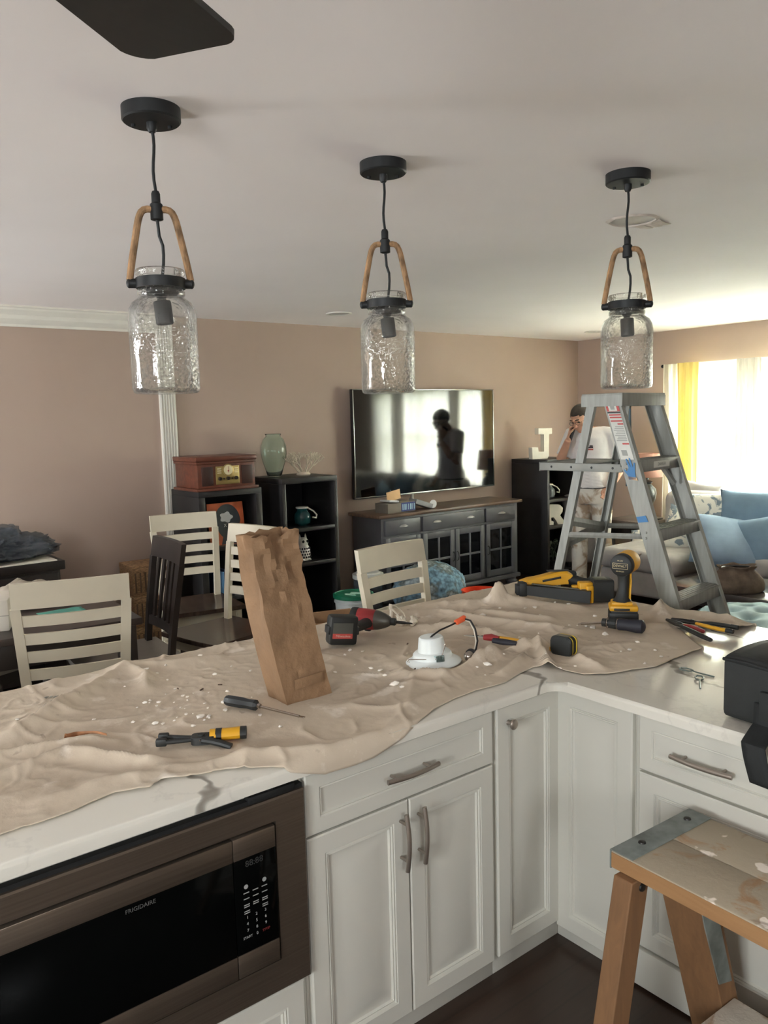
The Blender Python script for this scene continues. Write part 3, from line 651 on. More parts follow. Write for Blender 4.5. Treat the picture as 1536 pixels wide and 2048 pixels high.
# ------------------------------------------------------------------ things on the counter
RZ = radians(-38.2)         # turned square to the viewer's line
def spot(px, py, dz=0): q = Z(px, py, .923); return (q.x, q.y, cloth_top(q.x, q.y)+dz)
KRAFT = P('kraft_paper', (138, 108, 79), .8, var=.07, vs=7, bump=.6, bs=28, bd=.010)
def paper_bag():
    b0 = V((1.185, 1.99, CT+.008)); t = thing('paper_bag', 'tall creased brown paper bag standing open on the cloth', 'paper bag', b0)
    wv, dv, H = .160, .105, .500
    n = 10; R = []
    for k in range(31):
        s = k/30.0; z = H*s
        sh = V((-.062*s-.012*sin(s*3), .05*s, 0))
        pinch = 1-.45*sm(.55, 1, s)*.6
        ring = []
        def P2(u, v): return V((u*wv, v*dv, 0))
        loop = [(i/n, 0) for i in range(n)]+[(1, i/n) for i in range(n)]+[(1-i/n, 1) for i in range(n)]+[(0, 1-i/n) for i in range(n)]
        for (u, v) in loop:
            p = P2(u, .5+(v-.5)*pinch)
            if u in (0, 1) and 0 < v < 1: p.x += (1 if u == 0 else -1)*.030*sm(.25, 1, s)*(1-abs(2*v-1))      # gusset
            q = p+sh; zz = z
            a = mn.noise(V((u*2.2+.3*s, v*2.5, s*4.0)))+.5*(1-2*abs(mn.noise(V((u*4.2+s*2, v*3, s*6+5))))); b_ = 1-abs(mn.noise(V((u*3.4+v*2+s, v*3, s*7+3))))
            amp = .004+.015*sm(.30, 1, s)
            if v == 0: q.y += -amp*(b_-.5)*1.6+amp*a-.010*sin(u*pi*2.0)*sm(.5, 1, s)
            elif v == 1: q.y += amp*a
            else: q.x += amp*a*.8
            if k == 30: zz += .010*mn.noise(V((u*9, v*6, 9)))+.010*u-(.018 if (v == 0 and .6 < u < .75) else 0)
            ring.append(q+V((0, 0, zz)))
        R.append(ring)
    m = MB(); m.rings(R, cap0=True, cap1=False); o = m.obj('bag_sides', KRAFT, t, sharp=22); md = o.modifiers.new('thick', 'SOLIDIFY'); md.thickness = .0012
    m = MB(); m.box((.08, -.0035, .055), (.10, .0015, .03), .0005, Matrix.Rotation(radians(-3), 4, 'Y')); m.obj('bag_seam', KRAFT, t)
paper_bag()

HND = P('handle_black', (30, 33, 34), .45, var=.06, vs=30); CHR = P('chrome_steel', (168, 158, 148), .22, .95); DKS = P('dark_steel', (60, 58, 56), .4, .8)
YEL = P('tool_yellow', (214, 158, 32), .45, var=.04); RED = P('tool_red', (150, 44, 46), .45, var=.06); BKP = P('tool_black', (34, 36, 35), .55, var=.06)
def along(a, b): d = V(b)-V(a); return atan2(d.y, d.x), d.length
Rx = Matrix.Rotation(radians(90), 4, 'Y')    # lathe axis z -> x
def ss():
    a, b = spot(452, 1412), spot(606, 1440); an, ln = along(a, b)
    t = thing('screwdriver', 'black-handled screwdriver lying in front of the paper bag', 'screwdriver', (a[0], a[1], max(a[2], b[2])+.003), an)
    hl = ln*.42; z = .017
    m = MB(); prof = [(.004, 0), (.013, .002), (.0165, .012), (.017, hl*.5), (.0145, hl*.72), (.0155, hl*.82), (.0165, hl*.95), (.012, hl), (.006, hl+.004)]
    m.lathe(prof, seg=8, M=Matrix.Translation((0, 0, z)) @ Rx); m.obj('handle', HND, t, sharp=25)
    m = MB(); m.rod((hl, 0, z-.001), (ln-.012, 0, .007), .0038); m.box((ln-.004, 0, .0068), (.02, .009, .003), .001); m.obj('shaft', CHR, t)
    m = MB(); m.rod((hl-.004, 0, z), (hl+.012, 0, z-.0005), .007); m.obj('ferrule', CHR, t)
ss()
def strippers():
    a, b = spot(325, 1492), spot(496, 1481); an, ln = along(a, b)
    t = thing('wire_strippers', 'black wire stripping pliers with one fat yellow handle, on the cloth', 'pliers', (a[0], a[1], max(a[2], b[2])+.002), an)
    z = .014
    for s in (-1, 1):
        m = MB(); m.box((.0, s*.018+.006, z), (.028, .018, .020), .004); m.tube([(.012, s*.018+.004, z), (.055, s*.010, z), (.10, 0, z)], [(.008, .006)]*3, 8); m.obj('jaw', BKP, t)
    m = MB(); m.prism(rrect(.062, .040, .014), 0, .020, Matrix.Translation((.105, 0, z-.012)), .002); m.lathe([(.009, 0), (.009, .006)], (.10, 0, z+.006), 16); m.obj('pivot_block', BKP, t)
    m = MB(); m.tube([(.122, .006, z+.004), (.17, .008, z+.004), (ln-.02, .012, z+.004)], [(.020, .015)]*3, 12); h = m.obj('upper_handle', YEL, t)
    for xx in (.145, ln-.012):
        m = MB(); m.tube([(xx-.008, .0075+.004*(xx > .2), z+.004), (xx+.008, .0075+.004*(xx > .2), z+.004)], [(.0208, .0158)]*2, 12); m.obj('handle_band', BKP, h)
    m = MB(); m.tube([(.105, -.014, z), (.13, -.022, z-.002), (.155, -.030, z-.006), (.18, -.036, z-.014)], [(.011, .009)]*4, 10); m.obj('lower_handle', BKP, t)
    m = MB(); m.tube(arc((.115, -.022, z+.004), .016, 20, 200, 10), .0016, 6); m.obj('spring', CHR, t)
strippers()
def impact_driver():
    o = spot(690, 1296); t = thing('impact_driver', 'red and black cordless driver on its side, battery towards the viewer', 'power drill', (o[0], o[1], o[2]+.006), RZ+radians(8))
    M = Matrix.Rotation(radians(12), 4, 'Z') @ Matrix.Translation((0, .03, .058)) @ Matrix.Rotation(radians(7), 4, 'Y')
    m = MB(); m.box((0, 0, 0), (.108, .062, .108), .012, M); m.box((.0, .036, .0), (.085, .02, .088), .008, M); bt = m.obj('battery', BKP, t)
    m = MB(); m.box((-.006, -.0313, .004), (.076, .001, .052), 0, M); m.obj('battery_label', P('label_grey', (88, 90, 84), .5), bt)
    m = MB(); m.box((-.006, -.032, -.018), (.076, .001, .018), 0, M); m.obj('label_stripe', P('label_red', (206, 84, 76), .5), bt)
    text('lettering', 'Milwaukee', .013, P('label_pale', (226, 196, 186), .5), bt, M @ frame((-.004, -.0328, -.018), (1, 0, 0), (0, 0, 1)))
    for s in (-1, 1):
        m = MB(); m.box((s*.055, 0, .0), (.010, .05, .03), .004, M); m.obj('release_latch', BKP, bt)
    m = MB(); m.tube([(.03, .055, .055), (.075, .10, .050), (.11, .145, .052)], [(.026, .021), (.022, .019), (.026, .022)], 14); m.obj('grip', BKP, t)
    A = V((.055, .185, .060)); D = V((.90, -.42, -.05)).normalized()
    fr = frame(A, (-D.y, D.x, 0), (0, 0, 1)); fr = Matrix.Translation(A) @ D.to_track_quat('Z', 'Y').to_matrix().to_4x4()
    m = MB(); m.lathe([(.010, -.01), (.034, -.006), (.040, .008), (.041, .05), (.039, .085), (.036, .09)], seg=24, M=fr); bd = m.obj('motor_housing', RED, t)
    m = MB(); m.lathe([(.041, -.008), (.0425, -.002), (.0425, .012), (.041, .018)], seg=24, M=fr, cap0=False, cap1=False); m.obj('rear_band', BKP, bd)
    m = MB(); m.box((.0, -.034, .060), (.04, .02, .03), .008, fr); m.obj('trigger', BKP, t)
    m = MB(); m.lathe([(.0385, .088), (.037, .10), (.028, .128), (.019, .145), (.016, .148)], seg=24, M=fr); m.obj('nose_cone', P('nose_grey', (98, 96, 90), .4, .7), t)
    m = MB(); m.lathe([(.013, .146), (.0145, .15), (.0145, .166), (.011, .17)], seg=18, M=fr); m.obj('collet', BKP, t)
    m = MB(); m.lathe([(.006, .168), (.006, .205), (.0045, .21), (.0035, .23), (.001, .236)], seg=6, M=fr); m.obj('driver_bit', DKS, t)
impact_driver()
def zip_bundle():
    o = spot(803, 1250); t = thing('plastic_fittings', 'tangle of white plastic fittings and straps behind the red driver', 'plastic fittings', o, RZ)
    WP = P('white_plastic', (230, 222, 206), .4)
    m = MB(); m.tube([(-.045, 0, .004), (-.040, .01, .05), (-.042, .01, .085), (-.02, .02, .075), (.01, .02, .045), (.018, .01, .02)], [(.006, .0025)]*6, 8); m.obj('strap', WP, t)
    m = MB(); m.tube([(-.04, .01, .07), (-.015, .0, .045), (.0, -.005, .018)], .0035, 8); m.obj('strap', WP, t)
    m = MB(); m.box((-.042, .01, .076), (.014, .012, .02), .003); m.obj('strap_head', WP, t)
    for k in range(9):
        x, y = random.uniform(-.03, .055), random.uniform(-.015, .03); m = MB()
        m.lathe([(.003, 0), (.012, .002), (.013, .01), (.006, .014), (.006, .026), (.009, .028)], seg=12, M=Matrix.Translation((x, y, .004+.004*(k % 3))) @ Matrix.Rotation(random.uniform(-.9, .9), 4, 'X') @ Matrix.Rotation(random.uniform(-.9, .9), 4, 'Y')); m.obj('fitting', WP, t)
zip_bundle()
def light_trim():
    o = spot(866, 1324); t = thing('light_trim', 'white recessed light trim lying face down with wire and clip spring', 'light fixture', o, RZ, rot=(radians(0), radians(-4), RZ))
    TP = P('frosted_white', (226, 232, 230), .3, var=.02)
    m = MB(); m.lathe([(.094, 0), (.098, .002), (.097, .005), (.085, .012), (.069, .022)], seg=44, cap1=False); m.obj('flange', TP, t)
    m = MB(); m.lathe([(.069, .021), (.066, .034), (.060, .040), (.048, .043)], seg=40, cap0=False, cap1=False); m.obj('reflector', TP, t)
    m = MB(); m.lathe([(.049, .042), (.042, .088), (.038, .092), (.012, .094)], seg=36); m.obj('driver_cup', TP, t)
    for (bx, by, ex, ey, ez) in ((.012, -.066, -.082, -.052, .034), (.026, -.064, .046, -.046, .075)):
        m = MB(); m.tube([(bx, by, .030), (ex, ey, ez)], .0016, 6); m.tube([(ex, ey, ez), (ex-.005, ey+.002, ez-.008), (ex+.003, ey, ez-.009)], .0016, 6); m.obj('spring_wire', CHR, t)
    m = MB()
    for k in range(6): m.lathe([(.009, 0), (.0105, .0015), (.009, .003)], seg=14, M=Matrix.Translation((.009+.004*k, -.068, .030)) @ Rx)
    m.box((.02, -.062, .030), (.034, .006, .022), .002); m.obj('torsion_spring', P('zinc', (120, 134, 130), .35, .8), t)
    WB = P('wire_black', (26, 24, 24), .5); ORC = P('connector_orange', (226, 96, 54), .45)
    a = V((.0, .0, .092)); 
    m = MB(); m.tube([(-.008, -.02, .086), (.005, -.016, .098), (.035, .02, .105), (.075, .05, .110), (.092, .06, .114)], .0032, 8); m.obj('wire', WB, t)
    m = MB(); M = Matrix.Translation((.108, .068, .119)) @ Matrix.Rotation(radians(28), 4, 'Z') @ Matrix.Rotation(radians(-14), 4, 'Y'); m.box((0, 0, 0), (.036, .018, .016), .003, M); m.box((.018, 0, .004), (.014, .014, .010), .002, M); m.obj('wire_connector', ORC, t)
    m = MB(); m.tube([(.126, .074, .122), (.146, .07, .115), (.158, .05, .09), (.160, .02, .055), (.150, .0, .032), (.140, -.012, .026)], .0032, 8); m.obj('wire', WB, t)
    m = MB(); m.tube([(.124, .078, .120), (.143, .072, .110), (.154, .05, .085), (.155, .022, .052), (.146, .004, .030)], .0028, 8); m.obj('wire', P('wire_white', (214, 206, 190), .5), t)
    M = Matrix.Translation((.128, -.022, .022)) @ Matrix.Rotation(radians(-120), 4, 'Z') @ Matrix.Rotation(radians(90), 4, 'Y')
    m = MB(); m.lathe([(.0175, -.012), (.019, -.008), (.019, .0), (.0165, .003)], seg=20, M=M); m.obj('plug_cap', WB, t)
    m = MB(); m.lathe([(.0135, .002), (.0145, .006), (.013, .009), (.0145, .012), (.013, .015), (.0145, .018), (.013, .021), (.0145, .024), (.009, .032), (.004, .034)], seg=20, M=M); m.obj('screw_base', CHR, t)
light_trim()
def hidden_pliers():
    o = spot(985, 1300); t = thing('utility_knife', 'red and silver folding tool half buried in a cloth fold', 'hand tool', (o[0], o[1], o[2]+.016), RZ-radians(16))
    m = MB(); m.prism([(-.11, .02), (-.03, .008), (-.03, .026), (-.10, .028)], 0, .003, Matrix.Translation((0, .02, .02))); bl = m.obj('blade', P('pale_steel', (176, 174, 166), .35, .6), t)
    m = MB()
    for k in range(3): m.lathe([(.0035, 0), (.0035, .0006)], (-.075+.016*k, .043-.001*k, .0232), 10)
    m.obj('blade_hole', P('hole_dark', (30, 30, 30), .8), bl)
    m = MB(); m.tube([(-.035, .036, .02), (-.01, .032, .022), (.02, .026, .02)], [(.014, .010), (.018, .013), (.010, .009)], 12); m.obj('knife_body', RED, t)
    m = MB(); m.tube([(.0, .036, .022), (.05, .036, .018), (.095, .030, .014)], [(.008, .007)]*3, 10); m.obj('upper_grip', YEL, t)
    m = MB(); m.tube([(.0, .015, .016), (.04, .004, .015), (.085, -.002, .014)], [(.012, .009), (.016, .011), (.010, .008)], 12); m.obj('lower_grip', P('navy_rubber', (38, 38, 46), .6), t)
hidden_pliers()
def tape():
    o = spot(1128, 1308); t = thing('tape_measure', 'black tape measure with yellow rim stripes standing in the folds', 'tape measure', (o[0], o[1], o[2]-.004), RZ-radians(44))
    def body(y0, y1, s): return [(x*s, z) for x, z in rrect(.078, .066, .016, 5)]
    Mx = Matrix.Translation((0, 0, .034)) @ Matrix.Rotation(radians(90), 4, 'X')
    for nm, y0, y1, s, mt in (('case', -.024, .024, 1.0, BKP),):
        m = MB(); m.prism(rrect(.078, .066, .018, 5), y0, y1, Mx, .005); c = m.obj(nm, mt, t)
    for y in (-.019, .006):
        m = MB(); m.prism(rrect(.0815, .0695, .019, 5), y, y+.005, Mx, .001); m.obj('rim_stripe', P('stripe_yellow', (204, 178, 58), .45), c)
    m = MB(); m.prism(rrect(.0825, .0705, .019, 5), .013, .022, Mx, .003); m.obj('rubber_rim', BKP, c)
    m = MB(); m.box((0, -.002, .0685), (.052, .024, .003), .0012); m.obj('top_plate', P('plate_grey', (120, 114, 100), .35, .4), t)
    m = MB(); m.box((-.045, -.002, .014), (.016, .018, .016), .003); m.obj('tape_mouth', YEL, t)
tape()
def drill():
    o = spot(1246, 1245); t = thing('cordless_drill', 'yellow and black cordless drill standing upright on its battery', 'power drill', o, RZ+radians(4))
    Mb = Matrix.Rotation(radians(-16), 4, 'Z')
    m = MB(); m.box((0, 0, .025), (.112, .088, .050), .006, Mb); m.box((.0, 0, .052), (.100, .080, .010), .003, Mb); bt = m.obj('battery', BKP, t)
    m = MB(); m.box((.0565, .0, .026), (.001, .066, .036), .0, Mb); m.obj('battery_label', P('label_tan', (170, 150, 120), .5, var=.3, vs=70), bt)
    m = MB(); m.box((0, 0, .066), (.110, .086, .024), .008, Mb); m.box((-.006, 0, .082), (.082, .070, .018), .007, Mb); ft = m.obj('foot', YEL, t)
    m = MB(); m.box((-.008, -.0435, .063), (.06, .004, .010), .002, Mb); m.obj('foot_button', BKP, ft)
    m = MB(); m.tube([(-.004, .0, .085), (-.002, .002, .105), (.002, .006, .14), (.004, .008, .18), (.0, .004, .215)], [(.040, .034), (.026, .026), (.021, .024), (.022, .026), (.030, .026)], 18, side=(1, 0, 0)); g = m.obj('grip', BKP, t)
    m = MB(); m.tube([(.020, -.016, .10), (.022, -.014, .13), (.026, -.01, .165), (.026, -.006, .20)], [(.004, .009)]*4, 8); m.obj('grip_edge', YEL, g)
    D = V((.66, .75, .06)).normalized(); A = V((-.020, -.03, .238)); fr = Matrix.Translation(A) @ D.to_track_quat('Z', 'Y').to_matrix().to_4x4()
    m = MB(); m.lathe([(.006, -.013), (.034, -.012), (.043, -.006), (.045, .004), (.045, .022)], seg=32, M=fr); cap = m.obj('rear_cap', BKP, t)
    m = MB(); m.lathe([(.0445, .022), (.0455, .026), (.0455, .085), (.040, .10), (.032, .112)], seg=32, M=fr); m.obj('motor_housing', YEL, t)
    m = MB(); m.lathe([(.030, .108), (.026, .13), (.018, .14), (.012, .146)], seg=24, M=fr); m.obj('chuck', P('nose_grey', (98, 96, 90), .4, .7), t)
    m = MB(); m.lathe([(.006, .14), (.006, .175), (.0075, .178), (.0075, .192), (.0045, .195), (.004, .215)], seg=8, M=fr); m.obj('driver_bit', CHR, t)
    m = MB(); m.box((.02, .035, .195), (.022, .03, .03), .008); m.obj('trigger', BKP, t)
    xa = V((0, 0, 1)).cross(D).normalized()*-1; f2 = frame(A-D*.0135, xa, (0, 0, 1))
    TXT = P('print_cream', (196, 180, 140), .5)
    text('lettering', 'DEWALT', .0135, TXT, cap, f2); text('lettering', 'XR 20V', .0075, TXT, cap, f2 @ Matrix.Translation((0, .021, 0))); text('lettering', 'BRUSHLESS', .0065, TXT, cap, f2 @ Matrix.Translation((0, -.021, 0)))
    m = MB()
    for (cx_, cy_, w_, h_) in ((0, .0105, .060, .0016), (0, -.0105, .060, .0016), (-.030, 0, .0016, .021), (.030, 0, .0016, .021)): m.box((cx_, cy_, 0), (w_, h_, .0008), 0, f2)
    m.obj('label_frame', TXT, cap)
drill()
def nailer():
    o = spot(1135, 1205); t = thing('cordless_nailer', 'yellow and black cordless nail gun lying flat beside the drill', 'nail gun', (o[0], o[1], o[2]+.002), RZ+radians(0))
    q = .00215
    MG = lambda p: p
    m = MB(); m.tube([(-.170, .062, .050), (.095, -.034, .032)], [(.030, .030), (.038, .038)], 4, side=(0, 1, 1)); mg = m.obj('magazine', BKP, t, sharp=20)
    m = MB(); m.box((-.035, .016, .067), (.24, .012, .006), .002, Matrix.Translation((-.035, .016, .067)) @ Matrix.Rotation(radians(-20), 4, 'Z') @ Matrix.Rotation(radians(4), 4, 'Y') @ Matrix.Translation((.035, -.016, -.067))); m.obj('magazine_rail', P('rail_grey', (84, 82, 70), .4, .5), mg)
    m = MB(); m.box((-.188, .068, .052), (.036, .058, .062), .006)
    for k in range(4): m.box((-.210, .046+.0145*k, .05), (.016, .008, .044), .002)
    m.obj('nose', BKP, t)
    prof_ = [(-.195, .052), (-.190, .080), (-.155, .092), (-.120, .098), (-.085, .106), (-.02, .122), (.018, .124), (.040, .110), (.030, .098), (.018, .090), (.022, .070), (-.06, .064), (-.12, .054)]
    m = MB(); R = []
    for y, kz in ((.068, .90), (.080, 1.0), (.128, 1.0), (.142, .93)): R.append([V((x, y, .052+(z-.052)*kz)) for x, z in prof_])
    m.rings(R); yb = m.obj('motor_housing', YEL, t, sharp=25)
    m = MB(); m.box((-.055, .0672, .092), (.085, .003, .010), .001, Matrix.Translation((-.055, .067, .092)) @ Matrix.Rotation(radians(-10), 4, 'Y') @ Matrix.Translation((.055, -.067, -.092))); m.box((-.02, .10, .1245), (.10, .03, .004), .001); m.obj('housing_slot', BKP, yb)
    m = MB(); m.tube([(.015, .105, .090), (.045, .098, .080), (.085, .085, .068), (.13, .062, .064), (.155, .048, .062)], [(.030, .028), (.026, .026), (.022, .024), (.026, .026), (.034, .030)], 14); m.obj('grip', BKP, t)
    m = MB(); m.box((.046, .125, .095), (.046, .036, .046), .012); m.obj('rear_guard', BKP, t)
    m = MB(); m.box((.078, .002, .066), (.060, .050, .050), .006); m.box((.092, -.004, .040), (.030, .070, .078), .006); m.box((.040, .020, .066), (.034, .026, .014), .005); m.obj('foot', YEL, t)
    m = MB(); m.prism(rrect(.100, .100, .014, 3), -.045, .045, Matrix.Translation((.152, .010, .052)) @ Matrix.Rotation(radians(90), 4, 'Y') @ Matrix.Translation((0, 0, .0)), .006); m.box((.150, .01, .055), (.098, .066, .07), .01); bt = m.obj('battery', BKP, t)
    m = MB(); m.box((.145, .012, .1025), (.055, .06, .003), .001); m.obj('battery_latch', P('rail_grey', (84, 82, 70), .4, .5), bt)
nailer()
def multi_driver():
    a, b = spot(1162, 1254), spot(1288, 1269); an, ln = along(a, b)
    t = thing('multi_bit_screwdriver', 'thick dark blue-handled multi-bit screwdriver in front of the drill', 'screwdriver', (a[0], a[1], max(a[2], b[2])+.004), an)
    z = .026; m = MB(); m.rod((0, 0, .010), (.085, 0, z-.002), .0045, .005); m.rod((-.012, 0, .008), (.004, 0, .0105), .0022); m.obj('shaft', CHR, t)
    k = ln*.43
    m = MB(); m.lathe([(.008, .0), (.016, .003), (.0165, .018), (.013, .022), (.013, .028), (.020, .03), (.021, .055), (.017, .062)], seg=12, M=Matrix.Translation((.082, 0, z)) @ Rx); m.obj('collar', BKP, t, sharp=25)
    m = MB(); L_ = ln-.14; m.lathe([(.019, 0), (.0235, .006), (.022, L_*.35), (.026, L_*.7), (.025, L_*.92), (.014, L_), (.004, L_+.003)], seg=18, M=Matrix.Translation((.143, 0, z)) @ Rx); m.obj('handle', P('navy_rubber', (38, 38, 46), .6), t)
    for xx in (.104, .142):
        m = MB(); m.lathe([(.0205, 0), (.0212, .001), (.0205, .003)], seg=18, M=Matrix.Translation((xx, 0, z)) @ Rx, cap0=False, cap1=False); m.obj('silver_ring', CHR, t)
multi_driver()
def pliers(name, label, tip, ends, mats, tipmat, r, bands=False):
    a = spot(*tip); e = [spot(*q) for q in ends]; z = max(CT+.012, a[2])
    t = thing(name, label, 'pliers', (a[0], a[1], z)); zz = .012
    L_ = [V((q[0]-a[0], q[1]-a[1], 0)) for q in e]; mid = (L_[0]+L_[1])/2; piv = mid*.34; sd = V((-mid.y, mid.x, 0)).normalized()
    for s in (-1, 1):
        m = MB(); m.tube([sd*s*.002+V((0, 0, zz)), piv*.5+sd*s*.007+V((0, 0, zz)), piv+sd*s*.008+V((0, 0, zz)), piv*1.25+sd*s*.006+V((0, 0, zz))], [(.003, .005), (.007, .007), (.010, .007), (.007, .006)], 8); m.obj('jaw', tipmat, t)
    m = MB(); m.lathe([(.009, 0), (.009, .008), (.006, .010)], (piv.x, piv.y, zz), 16); m.obj('pivot', tipmat, t)
    for k, q in enumerate(L_):
        s = 1 if (q-mid).dot(sd) > 0 else -1
        p1 = piv*1.2+sd*s*.006; bow = (q-mid).normalized()*.010
        pts = [p1+V((0, 0, zz)), p1.lerp(q, .35)+bow+V((0, 0, zz)), p1.lerp(q, .7)+bow*.8+V((0, 0, zz-.001)), q+V((0, 0, zz-.002))]
        m = MB(); m.tube(pts, [r*.7, r, r*1.05, r*.9], 12, .8); m.ball(pts[-1], r*.9, (1, 1, .8), 10); h = m.obj('handle', mats[k], t)
        if bands:
            m = MB(); m.tube([pts[2].lerp(pts[3], .55), pts[3], pts[3]+(pts[3]-pts[2]).normalized()*.008], r*1.12, 12, .85); m.obj('end_cap', BKP, h)
            if k == 0:
                D = (pts[2]-pts[1]).normalized(); text('lettering', 'KLEIN TOOLS', .0085, BKP, h, frame(pts[1].lerp(pts[2], .75)+V((0, 0, r*.86)), D, V((-D.y, D.x, 0))))
    return t
pliers('pliers', 'red-handled pliers with one black grip, half under the cloth', (1333, 1249), ((1405, 1272), (1420, 1289)), (RED, BKP), DKS, .0105)
pliers('pliers', 'yellow and black handled pliers, second of the two on the marble', (1343, 1247), ((1462, 1271), (1472, 1263)), (YEL, BKP), DKS, .0095, True)
# wire clips on bare marble
def clip(label, px, py, rz, f):
    q = Z(px, py, CT); t = thing('wire_clip', label, 'wire clip', (q.x, q.y, CT), rz); r = .0024
    m = MB(); m.tube([(-.075*f, 0, r), (-.02*f, 0, r+.002), (0, 0, r+.004)]+[V((.018+.022*cos(a), .013*sin(a), r+.004)) for a in [pi*k/7 for k in (7, 5, 3, 1, -1, -3, -5, -6)]]+[V((.0, -.004, r+.002))], r, 8); m.obj('wire', P('zinc', (120, 134, 130), .35, .8), t)
clip('bent steel wire clip on bare marble, the one farther from the bag', 1383, 1345, radians(95), 1)
clip('bent steel wire clip on bare marble, the one nearer the cabinet edge', 1399, 1363, radians(32), 1)
# tool bag
BAG = P('black_nylon', (34, 36, 35), .75, var=.08, vs=20, bump=.4, bs=300, bd=.001); STRAP = P('webbing', (28, 30, 30), .8, bump=.4, bs=200)
def tool_bag():
    t = thing('tool_bag', 'black nylon tool bag hanging its strap over the counter edge', 'tool bag', (2.03, 1.105, CT), radians(-5))
    m = MB()
    def sect(y):
        R = rrect(.29, .165, .022, 3); return [V((.150+p[0], y, .0865+p[1]+.010*sin(y*9+2)*(p[1] > 0)+.004*mn.noise(V((p[0]*9, y*9, p[1]*9))))) for p in R]
    ys = [-.40+.0334*k for k in range(13)]; m.rings([sect(y) for y in ys]); m.obj('bag_body', BAG, t, sharp=50)
    m = MB()
    def lid(u, v): x = .005+.29*u; y = -.405+.41*v; return V((x, y, .165+.030*sin(pi*min(1, max(0, u)))**.6*(.6+.4*sin(pi*v))+.004*mn.noise(V((u*4, v*4, 2)))))
    m.grid(lid, 14, 14); ld = m.obj('lid', BAG, t, solid=.006)
    m = MB(); m.tube([(.004, .004-.408*k/10, .168+.003*sin(k)) for k in range(11)], .0045, 8); m.obj('zip_piping', STRAP, ld)
    m = MB(); m.box((.10, -.145, .202), (.07, .035, .002), .0008, Matrix.Rotation(0, 4, 'Z')); m.obj('lid_label', P('label_beige', (196, 184, 150), .6, var=.2, vs=90), ld)
    m = MB(); m.box((-.006, -.19, .07), (.012, .16, .08), .005); m.obj('pocket', BAG, t)
    def sp(u, v): 
        y = -.095-.065*v; q = [(-.004, .075), (-.010, .02), (-.05, .004), (-.088, -.006), (-.098, -.04), (-.096, -.10)]
        i = min(4, int(u*5)); f = u*5-i; a, b = q[i], q[i+1]; return V((a[0]+(b[0]-a[0])*f, y-.05*u*u, a[1]+(b[1]-a[1])*f))
    m = MB(); m.grid(sp, 20, 3); m.obj('strap', STRAP, t, solid=.004)
    m = MB(); m.tube([(-.02, -.22, .05), (-.075, -.235, .01), (-.095, -.25, -.03), (-.10, -.30, -.06), (-.10, -.36, -.10)], [(.016, .003)]*5, 8); m.obj('strap_tail', STRAP, t)
tool_bag()

# ------------------------------------------------------------------ wooden step stool
def pine(name, c, c2, paint, amt):
    t = NT(name); g = t.noise(10, 5, .6, 1.5, (1.2, 9, 9)); c_ = t.mix(g, c, c2)
    s = t.ramp(t.noise(7, 6, .65, .8), [(.5-amt, (0, 0, 0)), (.5-amt+.10, (1, 1, 1))]); c_ = t.mix(s, c_, paint)
    s2 = t.ramp(t.noise(13, 3, .5), [(.66, (0, 0, 0)), (.69, (1, 1, 1))]); c_ = t.mix(s2, c_, (226, 216, 204))
    s3 = t.ramp(t.noise(6, 4, .6, 1), [(.62, (0, 0, 0)), (.67, (.7, .7, .7))]); c_ = t.mix(s3, c_, (112, 84, 68))
    t.l(c_, t.b.inputs['Base Color']); t.b.inputs['Roughness'].default_value = .8; t.bump(t.noise(22, 6, .65), .5, .006); return t.m
def pine_x(name, c, c2, st):
    t = NT(name); t.l(t.mix(t.noise(6, 5, .6, 1.0, st), c, c2), t.b.inputs['Base Color']); t.b.inputs['Roughness'].default_value = .75; t.bump(t.noise(20, 5, .6), .25, .003); return t.m
TOPW = pine('spattered_board', (170, 138, 104), (146, 114, 84), (166, 154, 134), .16)
STEPW = pine('spattered_step', (176, 150, 120), (150, 116, 84), (214, 206, 194), .10)
EDGEW = pine_x('bare_pine', (172, 132, 88), (140, 100, 64), (6, .8, 6)); LEGW = pine_x('worn_pine_leg', (142, 104, 68), (104, 74, 50), (7, 7, .8))
GALV = P('spattered_galvanised', (122, 128, 124), .6, .2, var=.18, vs=14, bump=.3, bs=30)
